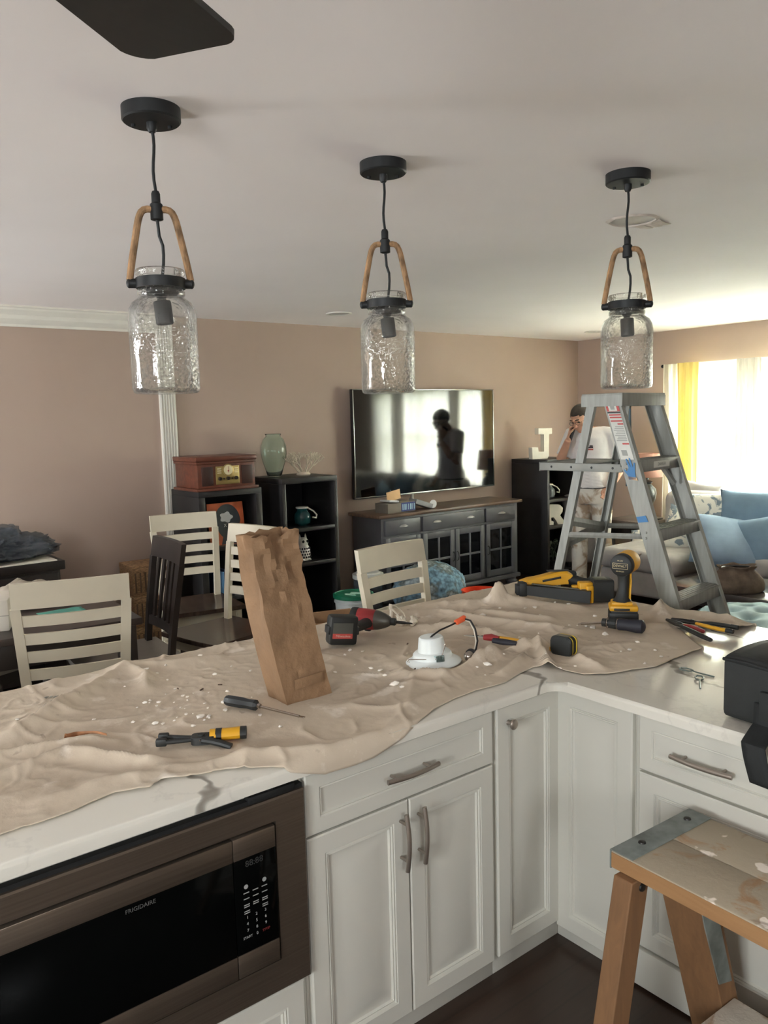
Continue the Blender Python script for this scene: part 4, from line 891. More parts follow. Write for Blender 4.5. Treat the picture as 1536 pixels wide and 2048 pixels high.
def stool():
    t = thing('step_stool', 'paint-spattered wooden step stool with metal end plate, by the cabinets', 'step stool', (1.615, 1.165, 0), radians(-2.5))
    T = .662; W = .335
    for k, (a, b) in enumerate(((0, .166), (.169, W))):
        m = MB(); m.span((a, -.62, T-.046), (b, 0, T), .004); bo = m.obj('board', TOPW, t)
        m = MB(); m.span((a-.0015 if k == 0 else b, -.62, T-.043), (a if k == 0 else b+.0015, -.003, T-.004)); m.obj('bare_edge', EDGEW, bo)
    m = MB(); m.span((-.001, -.066, T), (W+.001, .002, T+.003), .0012); m.span((-.001, -.001, T-.048), (W+.001, .003, T+.002), .001); pl = m.obj('end_plate', GALV, t)
    for (x, y) in ((.085, -.03), (.28, -.03)):
        m = MB(); m.lathe([(.010, 0), (.009, .003), (.004, .004)], (x, y, T+.003), 14); m.obj('bolt', DKS, pl)
    def leg(xt, xb, w_, y0, y1):      # straight leg splayed sideways: left edge xt at the top, xb at the floor
        m = MB(); zt = T-.046
        R = [[V((x, y0, z)), V((x+w_, y0, z)), V((x+w_, y1, z)), V((x, y1, z))] for x, z in ((xb, 0), (xt, zt))]
        m.rings(R); o = m.obj('leg', LEGW, t, sharp=20); bv = o.modifiers.new('edge', 'BEVEL'); bv.width = .003; bv.segments = 2
        return o
    l1 = leg(-.020, -.150, .070, -.080, -.025); l2 = leg(.100, .300, .072, -.175, -.060)
    leg(-.020, -.150, .070, -.565, -.510); leg(.100, .300, .072, -.545, -.430)
    m = MB(); R = []
    for y in (-.1752, -.1785): R.append([V((.118, y, T-.052)), V((.165, y, T-.060)), V((.172, y, T-.10)), V((.262, y, T-.37)), V((.205, y, T-.355)), V((.135, y, T-.17)), V((.112, y, T-.09))])
    m.rings(R); m.obj('hinge_plate', GALV, l2)
    m = MB(); m.lathe([(.011, 0), (.010, .004), (.004, .005)], seg=14, M=Matrix.Translation((.018, -.080, T-.068)) @ Matrix.Rotation(radians(90), 4, 'X')); m.obj('leg_bolt', DKS, l1)
    m = MB(); m.span((-.07, -.66, .205), (.275, -.178, .240), .004); m.obj('lower_step', STEPW, t)
stool()
# ------------------------------------------------------------------ dining corner
WHP = P('chair_white', (208, 199, 178), .4, var=.02); SEATW = P('chair_seat_dark', (74, 60, 52), .22, var=.18, vs=7, stretch=(6, 1, 1)); ESP = P('espresso_wood', (44, 38, 35), .35, var=.12, vs=8)
def zat(px, py, x, y): d = ray(px, py); s = (x*d.x+y*d.y)/(d.x**2+d.y**2); return EYE.z+s*d.z
SH = .49; TOPZ = 1.10
def seat_mb():
    m = MB(); w, d = .53, .52
    def f(u, v):
        x = (u-.5)*w*(1.0-.10*(1-v)); y = (v-.5)*d+.012*(1-(2*u-1)**2)*(1 if v > .9 else 0)
        return V((x, y, SH-.012*(1-(2*u-1)**2)*(1-(2*v-1)**2)))
    m.grid(f, 10, 8); top = [v for v in m.b.verts]
    r = bmesh.ops.extrude_face_region(m.b, geom=list(m.b.faces)); vs = [e for e in r['geom'] if isinstance(e, bmesh.types.BMVert)]
    for v in vs: v.co.z = SH-.028
    return m
def back_pt(z):      # lean of the back: y for a height
    return -.205-.09*max(0, (z-SH)/(TOPZ-SH))**1.2
def dining_chair(label, loc, rz, frame_m, seat_m, style, group, scale=1.0, name='dining_chair'):
    t = thing(name, label, 'chair', loc, rz, group); t.scale = (scale,)*3
    seat_mb().obj('seat', seat_m, t, sharp=40)
    for s in (-1, 1):
        m = MB(); m.tube([(s*.22, .215, 0), (s*.22, .215, SH-.03)], [.022, .027], 4, side=(1, 1, 0)); m.obj('leg', frame_m, t, sharp=20)
        m = MB(); pts = [(s*.20, -.225, 0), (s*.20, -.205, SH*.6), (s*.20, back_pt(SH), SH)] + [(s*(.20+.028*k/5), back_pt(SH+(TOPZ-.115-SH)*k/5), SH+(TOPZ-.115-SH)*k/5) for k in range(1, 6)]
        R = [[V(p)+V((a*.021, b*.016, 0)) for a, b in ((-1, -1), (1, -1), (1, 1), (-1, 1))] for p in pts]; m.rings(R); m.obj('leg', frame_m, t, sharp=20)
    for (a, b) in (((-.205, .215), (.205, .215)), ((-.19, -.20), (.19, -.20)), ((-.215, -.2), (-.215, .215)), ((.215, -.2), (.215, .215))):
        m = MB(); m.span((min(a[0], b[0])-.009, min(a[1], b[1])-.009, SH-.10), (max(a[0], b[0])+.009, max(a[1], b[1])+.009, SH-.028)); m.obj('apron', frame_m, t)
    def slat(z0, z1, hw, nm, th=.011, bow=.02):
        m = MB(); R = []
        for k in range(9):
            u = -1+k/4; x = u*hw; y0 = back_pt(z0)-bow*(1-u*u); y1 = back_pt(z1)-bow*(1-u*u)
            R.append([V((x, y0-th, z0)), V((x, y0+th, z0)), V((x, y1+th, z1)), V((x, y1-th, z1))])
        m.rings(R); return m.obj(nm, frame_m, t, sharp=25)
    slat(TOPZ-.116, TOPZ, .243, 'crest_rail', .014)
    if style == 'ladder':
        for k in range(4):
            b = TOPZ-.116-.033-.083*k; slat(b-.050, b, .212, 'slat', .008)
    else:
        slat(SH+.10, SH+.15, .20, 'lower_rail')
        for k in range(5):
            x = -.15+.075*k; m = MB(); R = []
            for q in range(6):
                z = SH+.13+(TOPZ-.12-SH-.12)*q/5; y = back_pt(z)-.018*(1-(x/.24)**2)
                R.append([V((x-.017, y-.007, z)), V((x+.017, y-.007, z)), V((x+.017, y+.007, z)), V((x-.017, y+.007, z))])
            m.rings(R); m.obj('spindle', frame_m, t, sharp=20)
    for s in (-1, 1):
        m = MB(); m.span((s*.205-.009, -.20, .17), (s*.205+.009, .18, .20)); m.obj('stretcher', frame_m, t)
    return t
GR = 'slat-back dining chairs'
def place(label, a, b, front, fm, sm_, style, grp=GR, name='dining_chair'):
    # a, b: the two ends of the crest; front +1/-1 picks which side the seat is on
    mid = (V(a)+V(b))/2; d = V(b)-V(a); n = V((-d.y, d.x, 0)).normalized()*front
    rz = atan2(n.y, n.x)-pi/2; o = mid+n*.295
    return dining_chair(label, (o.x, o.y, 0), rz, fm, sm_, style, grp, name=name)
place('white slat-back dining chair tucked under the dark dining table, nearest the worktop end', (.83, 3.62, 0), (1.285, 3.49, 0), 1, WHP, SEATW, 'ladder')
place('white slat-back chair with dark seat in front of the record player cabinet', (2.25, 5.57, 0), (2.71, 5.49, 0), -1, WHP, SEATW, 'ladder')
place('white slat-back chair with dark seat turned sideways, half behind the paper bag', (2.45, 4.75, 0), (2.55, 4.26, 0), -1, WHP, SEATW, 'ladder')
place('white slat-back chair behind the counter in front of the grey sideboard', (2.35, 3.225, 0), (2.845, 3.285, 0), -1, WHP, SEATW, 'ladder')
GREYS = P('grey_seat_pad', (128, 122, 114), .35, var=.04)
BK = 'black spindle-back dining chairs'
place('black spindle-back dining chair at the end of the dark table', (1.87, 4.60, 0), (1.83, 4.07, 0), -1, ESP, GREYS, 'spindle', BK)
place('black spindle-back dining chair cut off by the frame beside the table', (.60, 4.97, 0), (1.06, 5.16, 0), -1, ESP, GREYS, 'spindle', BK)
t = thing('dining_table', 'dark espresso dining table behind the nearest white chair', 'table', (.82, 4.42, 0), radians(-4))
TW, TD = .70, .52
m = MB(); m.span((-TW, -TD, .765), (TW, TD, .80), .004); m.obj('tabletop', P('table_top_dark', (58, 50, 46), .28, var=.1, vs=6), t)
for (a, b) in (((-TW+.03, -TD+.03), (TW-.03, -TD+.05)), ((-TW+.03, TD-.05), (TW-.03, TD-.03)), ((-TW+.03, -TD+.05), (-TW+.05, TD-.05)), ((TW-.05, -TD+.05), (TW-.03, TD-.05))):
    m = MB(); m.span((a[0], a[1], .645), (b[0], b[1], .765), .002); m.obj('apron', ESP, t)
for sx_ in (-1, 1):
    for sy_ in (-1, 1): m = MB(); m.box((sx_*(TW-.065), sy_*(TD-.065), .3825), (.08, .08, .765), .004); m.obj('leg', ESP, t)
m = MB(); m.span((TW-.031, -.25, .665), (TW-.022, .25, .75), .003); dr = m.obj('drawer', ESP, t); m = MB(); m.ball((TW-.012, 0, .71), .013); m.obj('knob', NICK, dr)
# on the table
WPAP = P('white_paper', (222, 216, 204), .7, var=.03)
t = thing('paper_carton', 'white paper-wrapped carton on the dark table beside the nearest white chair', 'box', (.86, 4.20, .80), radians(-20))
m = MB(); m.box((0, 0, .075), (.20, .26, .15), .006); m.obj('carton', WPAP, t); m = MB(); m.box((0, -.1305, .075), (.2, .002, .004)); m.obj('seam', P('seam_grey', (170, 164, 152), .7), t)
TEAL = P('teal_cloth', (96, 176, 160), .7, var=.08); q = V((1.22, 4.23, .80))
o = MB().grid(lambda u, v: V((q.x-.12+.22*u, q.y-.06+.14*v, .803+.010*abs(mn.noise(V((u*3, v*3, 1)))))), 10, 6).obj('teal_folder', TEAL, solid=.003); tag(o, 'teal folder lying flat on the dark table behind the chair slats', 'folder')
t = thing('table_leaf', 'dark spare table leaf lying on the far side of the dining table', 'table leaf', (1.02, 4.72, .80), radians(-8))
m = MB(); m.box((0, -.06, .022), (.72, .28, .04), .006); m.obj('board', ESP, t)
LINEN = P('crumpled_linen', (176, 166, 150), .9, var=.06, vs=9, bump=.4, bs=20, bd=.01)
def lf(u, v): x, y = (u-.5)*.36, (v-.5)*.26; return V((1.18+x, 4.72+y, .845+.075*max(0, 1-(2*u-1)**2)*max(0, 1-(2*v-1)**2)*(.5+abs(mn.noise(V((u*4, v*4, 3)))))+.006))
o = MB().grid(lf, 24, 18).obj('crumpled_cloth', LINEN, solid=.002); tag(o, 'crumpled off-white cloth heaped on the dark table leaf', 'cloth')
# low dark chest by the wall with a bag of clothes on it
t = thing('dark_chest', 'low dark chest against the wall carrying the plastic bag', 'chest', (.95, 5.86, 0))
m = MB(); m.span((-.75, -.26, .05), (.655, .27, .80), .004); m.obj('chest_body', ESP, t); m = MB(); m.span((-.78, -.30, .80), (.68, .28, .862), .006); m.obj('chest_top', ESP, t)
for k in range(2): m = MB(); m.span((-.72+.69*k, -.272, .50), (-.05+.69*k, -.26, .78), .004); dr = m.obj('drawer', ESP, t); m = MB(); m.ball((-.385+.69*k, -.285, .64), .016); m.obj('knob', NICK, dr)
m = MB(); m.box((.25, -.08, .8665), (.62, .40, .008), .002); o = m.obj('magazine', WPAP); o.location = (1.02, 5.84, 0.0005); tag(o, 'white magazine under the plastic bag on the dark chest', 'magazine')
def bagf(M_):
    m = MB(); q = bmesh.ops.create_icosphere(m.b, subdivisions=5, radius=1)
    for v in q['verts']:
        n1 = mn.noise(v.co*1.8+V((4, 1, 2))); n2 = (1-abs(mn.noise(v.co*3.2)))**3; n3 = (1-abs(mn.noise(v.co*7.5)))**4
        k = .80+.25*n1+.20*n2+.13*n3; p = v.co*k; z = p.z*.17 if p.z > 0 else p.z*.02
        v.co = V((p.x*.40, p.y*.22, z))
    return m
t = thing('clothes_bag', 'clear plastic bag of dark blue clothes on the chest by the wall', 'plastic bag', (1.22, 5.80, .90), radians(12))
bagf(0).obj('clothes', P('dark_clothes', (58, 64, 78), .9, var=.4, vs=6), t)
PLS = NT('clear_plastic'); _tr = PLS.n('BsdfTransparent'); _mx = PLS.n('MixShader'); _mx.inputs[0].default_value = .55; PLS.b.inputs['Base Color'].default_value = lin((104, 110, 116)); PLS.b.inputs['Roughness'].default_value = .12
PLS.l(_tr.outputs[0], _mx.inputs[1]); PLS.l(PLS.b.outputs[0], _mx.inputs[2]); PLS.l(_mx.outputs[0], PLS.out.inputs[0]); PLS.bump(PLS.noise(11, 6, .65), 1.0, .09)
o = bagf(0).obj('plastic_film', PLS.m, t); o.scale = (1.07, 1.08, 1.12)
# woven storage boxes by the pilaster
WICK = P('woven_tan', (150, 118, 84), .85, var=.25, vs=40, bump=.9, bs=70, bd=.008, stretch=(1, 1, 3))
def wicker(lab, z):
    t = thing('woven_box', lab, 'storage box', (2.33, 5.93, z), radians(-3), 'woven boxes stacked by the pilaster')
    m = MB(); m.lathe([(.20*sqrt(2)*.72, .0), (.205*sqrt(2)*.74, .03), (.205*sqrt(2)*.74, .19)], seg=4, M=Matrix.Rotation(radians(45), 4, 'Z')); m.obj('woven_side', WICK, t, sharp=20)
    m = MB(); m.box((0, 0, .205), (.31, .31, .05), .008); m.obj('lid', WICK, t)
    m = MB()
    for k in range(8): m.box((-.13+.037*k, -.153, .105), (.012, .006, .15), .002)
    m.obj('stake', P('stake_dark', (96, 76, 56), .8), t)
wicker('tan woven storage box, topmost of the stack by the white pilaster', .478); wicker('tan woven storage box in the middle of the stack by the pilaster', .246); wicker('tan woven storage box at the bottom of the stack by the pilaster', .012)
# cardboard box on the floor behind the counter
CARD = P('cardboard', (166, 132, 98), .85, var=.05, vs=8, bump=.2, bs=40)
q = Z(690, 1218, .86)
t = thing('cardboard_box', 'open brown cardboard box standing behind the counter by the white chair', 'cardboard box', (2.10, 3.10, 0), radians(-18))
for nm, a, b in (('side', (-.14, -.11, .0), (-.135, .11, .83)), ('side', (.135, -.11, .0), (.14, .11, .83)), ('side', (-.135, -.11, 0), (.135, -.105, .83)), ('side', (-.135, .105, 0), (.135, .11, .83))):
    m = MB(); m.span(a, b); m.obj(nm, CARD, t)
for s, ry in ((-1, 25), (1, 150)):
    m = MB(); m.box((0, s*.06, 0), (.27, .12, .004), 0, Matrix.Translation((0, s*.11, .83)) @ Matrix.Rotation(radians(-28*s if s > 0 else 35), 4, 'X')); m.obj('flap', CARD, t)

# ------------------------------------------------------------------ television wall
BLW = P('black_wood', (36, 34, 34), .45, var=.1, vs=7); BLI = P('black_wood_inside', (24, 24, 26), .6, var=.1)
def cubby(name, label, x0, x1, y0, H, shelves, cat='bookshelf', th=.035, grp=None):
    t = thing(name, label, cat, ((x0+x1)/2, (y0+6.12)/2, 0), 0, grp); W, D = (x1-x0)/2, (6.12-y0)/2
    for s in (-1, 1): m = MB(); m.span((s*W, -D, 0), (s*(W-th), D, H-.045), .002); m.obj('side_panel', BLW, t)
    m = MB(); m.span((-W, -D, H-.045), (W, D, H), .003); m.obj('top_panel', BLW, t)
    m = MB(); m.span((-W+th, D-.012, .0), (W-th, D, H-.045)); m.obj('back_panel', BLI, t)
    for z in shelves: m = MB(); m.span((-W+th, -D+.002, z-.032), (W-th, D-.012, z), .002); m.obj('shelf', BLW, t)
    m = MB(); m.span((-W+th, -D+.01, 0), (W-th, D-.012, .06), .002); m.obj('bottom_panel', BLW, t)
    return t
SG = 'black three-tier bookshelves'
cubby('bookshelf', 'black three-tier bookshelf carrying the green vase and white coral', 3.372, 3.915, 5.60, 1.288, (.872, .580), grp=SG)
cubby('bookshelf', 'black three-tier bookshelf in the corner carrying the white letter', 6.632, 7.175, 5.61, 1.272, (.845, .555), grp=SG)
cubby('record_cabinet', 'black open cabinet under the wooden record player', 2.655, 3.20, 5.63, 1.236, (.80, .40), 'cabinet', .055)
# record player
REDW = P('cherry_wood', (100, 57, 42), .35, var=.15, vs=6, stretch=(1, 6, 6))
t = thing('record_player', 'reddish wooden retro record player with radio dial on the black cabinet', 'record player', (2.905, 5.84, 1.237))
def rp(a, b, nm, mt, bev=.004, par=t): m = MB(); m.span(a, b, bev); return m.obj(nm, mt, par)
rp((-.265, -.225, 0), (.265, .20, .022), 'base_plinth', REDW); rp((-.245, -.205, .022), (.245, .19, .205), 'case', REDW)
rp((-.255, -.215, .205), (.255, .20, .225), 'moulding', REDW); rp((-.262, -.222, .225), (.262, .20, .262), 'lid', REDW, .008)
BRS = P('brass_plate', (168, 146, 92), .35, .6, var=.05)
fp = rp((-.095, -.212, .045), (.105, -.203, .185), 'face_plate', BRS, .003)
m = MB(); m.lathe([(.046, 0), (.046, .008), (.041, .010)], seg=28, M=Matrix.Translation((.005, -.211, .155)) @ Matrix.Rotation(radians(90), 4, 'X')); m.obj('dial_bezel', BRS, fp)
m = MB(); m.lathe([(.038, .0105), (.002, .011)], seg=28, cap0=False, M=Matrix.Translation((.005, -.211, .155)) @ Matrix.Rotation(radians(90), 4, 'X')); m.obj('dial', P('dial_cream', (216, 206, 168), .4), fp)
m = MB(); m.box((.005, -.2228, .158), (.002, .001, .05)); m.lathe([(.006, .011), (.006, .013)], seg=12, M=Matrix.Translation((.005, -.211, .148)) @ Matrix.Rotation(radians(90), 4, 'X')); m.obj('dial_needle', RED, fp)
for s in (-1, 1):
    for k in range(3): m = MB(); m.box((.005+s*.072, -.213, .166-.016*k), (.034, .004, .007), .001); m.obj('louvre', P('cream_bar', (226, 216, 180), .4), fp)
for x in (-.065, .005, .075): m = MB(); m.lathe([(.015, 0), (.013, .016), (.011, .018)], seg=18, M=Matrix.Translation((x, -.211, .090)) @ Matrix.Rotation(radians(90), 4, 'X')); m.obj('knob', P('knob_dark', (46, 36, 28), .4), fp)
for x in (-.03, .04): m = MB(); m.lathe([(.006, 0), (.005, .010)], seg=12, M=Matrix.Translation((x, -.211, .088)) @ Matrix.Rotation(radians(90), 4, 'X')); m.obj('small_knob', P('knob_dark', (46, 36, 28), .4), fp)
for x in (-.165, .175): rp((x-.048, -.209, .040), (x+.048, -.204, .185), 'speaker_grille', P('grille_brown', (62, 42, 36), .35, var=.1), .008)
# record sleeve (plain stand-in) and books
t = thing('record_sleeve', 'orange record sleeve with a dark rounded shape leaning in the cabinet', 'record sleeve', (2.925, 5.70, .8005), 0)
ORG = P('sleeve_orange', (206, 108, 68), .45, var=.14, vs=5); TL = Matrix.Rotation(radians(-7), 4, 'X')
m = MB(); m.box((0, 0, .165), (.31, .006, .33), .001, TL); m.obj('sleeve', ORG, t)
def flat(nm, poly, mt, lift=.0042): 
    m = MB(); m.prism(poly, 0, .0008, TL @ Matrix.Translation((0, -lift+.0008, 0)) @ Matrix.Rotation(radians(90), 4, 'X')); m.obj(nm, mt, t)
flat('dark_shape', [(.01+.112*cos(a)*(1 if sin(a) > -.2 else .9), .180+.138*sin(a)) for a in [2*pi*k/28 for k in range(28)]], P('print_slate', (56, 62, 68), .5, var=.15))
flat('dark_stem', [(-.06, .004), (-.03, .10), (.04, .10), (.09, .004)], P('print_slate', (56, 62, 68), .5))
flat('pale_patch', [(.0+(.052+.008*cos(5*a))*cos(a), .215+(.040+.006*cos(5*a))*sin(a)) for a in [2*pi*k/30 for k in range(30)]], P('print_pale', (206, 208, 212), .5), .0052)
text('lettering', 'X Y', .036, P('print_pale', (206, 208, 212), .5), t, TL @ frame((.0, -.0055, .150), (1, 0, 0), (0, 0, 1)))
for k in range(4):
    c_ = ((66, 120, 176), (90, 140, 190), (40, 60, 96), (150, 60, 50))[k]
    o = MB().span((2.815+.030*k, 5.70, .401), (2.842+.030*k, 5.90, .60-.012*(k % 2)), .002).obj('book', P('book_cover_%s' % 'abcd'[k], c_, .5))
    tag(o, ('light blue', 'sky blue', 'navy blue', 'brick red')[k]+' book standing on the lower shelf of the record player cabinet', 'book', 'books in the record cabinet')
# vase
VG = glass('sea_glass', (.80, .92, .89), 1.25); q = Z(531, 951, 1.288)
t = thing('glass_vase', 'pale green glass vase on top of the black bookshelf', 'vase', (3.503, 5.93, 1.2885))
op = [(.052, .0), (.060, .004), (.075, .06), (.098, .13), (.110, .20), (.108, .26), (.088, .315), (.066, .337), (.060, .345), (.068, .356), (.071, .360)]
m = MB(); m.lathe([(.002, 0)]+op+[(.067, .360)]+[(max(.002, r-.005), z+.001 if z > .02 else .012) for r, z in reversed(op[1:-1])]+[(.002, .012)], seg=40); m.obj('vase_glass', VG, t, sharp=180)
# coral
t = thing('coral', 'branching white coral ornament beside the green vase', 'ornament', (3.735, 5.84, 1.2885))
COR = P('coral_cream', (214, 204, 184), .85, var=.05, bump=.5, bs=120); random.seed(21)
m = MB(); m.lathe([(.055, 0), (.062, .01), (.045, .03), (.01, .035)], seg=16); m.obj('coral_base', COR, t)
def branch(m, p, d, r, L_, dep):
    q = p+d*L_; m.tube([p, p.lerp(q, .5)+V((random.uniform(-.006, .006),)*3), q], [r, r*.85, r*.7], 5)
    if dep == 0: m.ball(q, r*.9, seg=6); return
    for k in range(3 if dep > 1 else 2):
        nd = (d+V((random.uniform(-.75, .75), random.uniform(-.6, .6), random.uniform(-.1, .5)))).normalized(); branch(m, q, nd, r*.74, L_*.74, dep-1)
for k in range(8):
    a = 2*pi*k/8; m = MB(); branch(m, V((.03*cos(a), .025*sin(a), .02)), V((.75*cos(a), .5*sin(a), .75)).normalized(), .0095, .075, 3); m.obj('coral_branch', COR, t)
random.seed(7)
# jars, owl, letters, plant on the shelves
def rope_jar(label, loc, mt, rope, r=.075):
    t = thing('lidded_jar', label, 'jar', loc); m = MB(); m.lathe([(r*.6, 0), (r*.9, .02), (r, .06), (r*.92, .10), (r*.62, .125), (r*.62, .142), (r*.68, .15)], seg=24); m.obj('jar_body', mt, t)
    m = MB(); m.lathe([(r*.70, .146), (r*.72, .15), (r*.70, .158), (r*.3, .160)], seg=24); m.obj('jar_rim', rope, t)
    m = MB(); m.tube([V((r*.62, -.02, .145)), V((r*1.0, -.06, .12)), V((r*1.35, -.07, .085)), V((r*1.2, -.075, .06)), V((r*.7, -.08, .07))], .007, 8); m.obj('rope_handle', rope, t)
WROPE = P('white_rope', (226, 220, 208), .8, bump=.6, bs=150)
rope_jar('dark teal glass jar with white rope handle on the top shelf near the vase', (3.655, 5.76, .872), P('teal_glazed', (28, 74, 76), .08), WROPE)
rope_jar('grey glass jar with white rope handle on the corner bookshelf', (6.785, 5.74, .845), P('smoke_glass', (96, 100, 100), .06), WROPE, .085)
t = thing('owl_figurine', 'white pierced ceramic owl on the middle shelf of the bookshelf', 'figurine', (3.63, 5.73, .58))
OWL = P('owl_white', (226, 222, 214), .35, bump=.0)
m = MB(); m.lathe([(.055, 0), (.060, .01), (.062, .06), (.058, .10), (.044, .13)], seg=24); m.obj('owl_body', OWL, t)
m = MB(); m.lathe([(.040, .125), (.048, .15), (.044, .175), (.02, .192), (.002, .195)], seg=24); hd = m.obj('owl_head', OWL, t)
for s in (-1, 1):
    m = MB(); m.lathe([(.014, .17), (.008, .205), (.001, .225)], (s*.028, 0, 0), 10); m.obj('ear', OWL, hd)
    m = MB(); m.lathe([(.013, 0), (.009, .004)], seg=14, M=Matrix.Translation((s*.019, -.042, .162)) @ Matrix.Rotation(radians(90), 4, 'X')); m.obj('eye', P('hole_dark', (30, 30, 30), .8), hd)
    m = MB(); m.ball((s*.03, -.045, .008), .018, (1, 1.3, .5), 10); m.obj('foot', OWL, t)
mm = MB()
for r_ in range(4):
    for k in range(9):
        a = pi+pi*(k+.5*(r_ % 2))/8.5; R_ = .0625-.002*r_
        mm.ball((R_*cos(a), R_*sin(a), .03+.024*r_), .0075, (1, 1, 1.2), 6)
mm.obj('pierced_hole', P('hole_dark', (30, 30, 30), .8), t)
LETW = P('letter_white', (226, 222, 208), .55)
def slab(poly, th): m = MB(); m.prism(poly, -th/2, th/2, Matrix.Rotation(radians(90), 4, 'X'), .002); return m
t = thing('letter_ornament', 'white wooden letter J standing on the corner bookshelf', 'letter', (6.79, 5.83, 1.2725), radians(-18))
pj = [(-.13, .0), (.055, 0), (.075, .03), (.075, .265), (.115, .265), (.115, .33), (-.055, .33), (-.055, .265), (.015, .265), (.015, .075), (-.055, .075), (-.06, .125), (-.135, .125)]
slab(pj, .075).obj('letter', LETW, t, sharp=20)
t = thing('letter_ornament', 'white wooden letter R on the middle shelf of the corner bookshelf', 'letter', (6.84, 5.72, .5555), radians(-24))
pr = [(-.14, 0), (.0, 0), (.0, .035), (-.03, .045), (-.03, .08)] + [(.0, .085), (.035, .04), (.05, 0), (.15, 0), (.15, .035), (.11, .05), (.075, .10), (.105, .135), (.11, .18), (.075, .215), (.02, .222), (-.14, .222), (-.14, .19), (-.105, .18), (-.105, .045), (-.14, .035)]
slab(pr, .07).obj('letter', LETW, t, sharp=20)
t = thing('potted_plant', 'small dark leafy plant on the lowest shelf of the corner bookshelf', 'plant', (6.87, 5.74, .06))
m = MB(); m.lathe([(.05, 0), (.065, .09), (.07, .095), (.06, .09)], seg=20); m.obj('pot', BLW, t)
LEAF = P('leaf_dark', (70, 82, 64), .5, var=.2); lp = []
for k in range(26):
    a = random.uniform(0, 6.28); R_ = random.uniform(.04, .13); z = random.uniform(.13, .33); 
    M = Matrix.Translation((R_*cos(a), R_*.7*sin(a), z)) @ Matrix.Rotation(a, 4, 'Z') @ Matrix.Rotation(random.uniform(-.6, .8), 4, 'Y')
    m = MB(); m.grid(lambda u, v: V(((u-.5)*.075, (v-.5)*.04*sin(pi*min(1, u+.02)), .01*sin(pi*u)-.012*abs(2*v-1))), 5, 2, M); m.obj('leaf', LEAF, t)
m = MB()
for k in range(7): a = k*.9; m.tube([(0, 0, .08), (.03*cos(a), .02*sin(a), .2), (.08*cos(a), .05*sin(a), .30)], .003, 5)
m.obj('stem', LEAF, t)
# television
SCR = P('tv_screen', (7, 8, 10), .07, var=0, coat=.6, spec=.5); SCR.node_tree.nodes['Principled BSDF'].inputs['Coat Roughness'].default_value = .05
t = thing('television', 'large flat television mounted on the wall above the sideboard', 'television', (5.355, WY-.10, 1.517))
W, H = .927, .512
m = MB(); m.span((-W, -.012, -H), (W, .03, H), .004); m.obj('tv_body', P('tv_black', (18, 18, 20), .3), t)
m = MB(); m.span((-W+.012, -.0135, -H+.016), (W-.012, -.0118, H-.012)); m.obj('screen', SCR, t)
BEZ = P('bezel_silver', (150, 152, 150), .25, .9, var=.02)
for a, b in (((-W, -.017, -H), (W, -.010, -H+.016)), ((-W, -.017, H-.010), (W, -.010, H)), ((-W, -.017, -H+.016), (-W+.011, -.010, H-.010)), ((W-.011, -.017, -H+.016), (W, -.010, H-.010))):
    m = MB(); m.span(a, b, .002); m.obj('bezel', BEZ, t)
m = MB(); m.span((-.3, .03, -.25), (.3, .098, .2)); m.obj('wall_mount', BLK, t)
m = MB(); m.span((5.20, WY-.018, .885), (5.228, WY, 1.06), .003); o = m.obj('cable_cover', TRIM); tag(o, 'narrow white cable cover on the wall under the television', 'cable cover')
# sideboard
SLATE = P('slate_paint', (92, 92, 96), .42, var=.05, vs=5); TOPB = P('sideboard_top', (104, 84, 70), .35, var=.15, vs=5, stretch=(1, 8, 1)); DARKG = P('dark_pane', (16, 18, 22), .06, var=0)
t = thing('sideboard', 'grey sideboard with brown top, cup-pull drawers and glazed doors', 'sideboard', (5.335, 5.88, 0))
def sb(a, b, nm, mt, bev=.003, par=t): m = MB(); m.span(a, b, bev); return m.obj(nm, mt, par)
sb((-.945, -.235, .855), (.945, .24, .886), 'top', TOPB, .008); sb((-.90, -.20, .115), (.90, .23, .856), 'carcass', SLATE); sb((-.925, -.225, .075), (.925, .235, .118), 'base_moulding', SLATE, .012)
for x in (-.85, .85):
    for y in (-.16, .17): m = MB(); m.lathe([(.04, 0), (.055, .012), (.06, .035), (.045, .055), (.05, .075)], (x, y, 0), 20); m.obj('foot', SLATE, t)
def cup(par, x, z):
    m = MB(); R = []
    for k in range(7):
        a = pi*k/6; R.append([V((x+.052*cos(a)*cos(b), -.224-.026*sin(b), z+.020*sin(a)*cos(b)*1.0)) for b in [pi/2*j/5 for j in range(6)]])
    m.rings(R, closed_loop=False); o = m.obj('cup_pull', P('cup_nickel', (186, 184, 180), .35, .4), par, solid=.004)
for (a, b, hs) in ((-.865, -.445, (-.655,)), (-.415, .40, (-.24, .20)), (.425, .85, (.64,))):
    d = sb((a, -.222, .690), (b, -.20, .832), 'drawer', SLATE, .008)
    for x in hs: cup(d, x, .762)
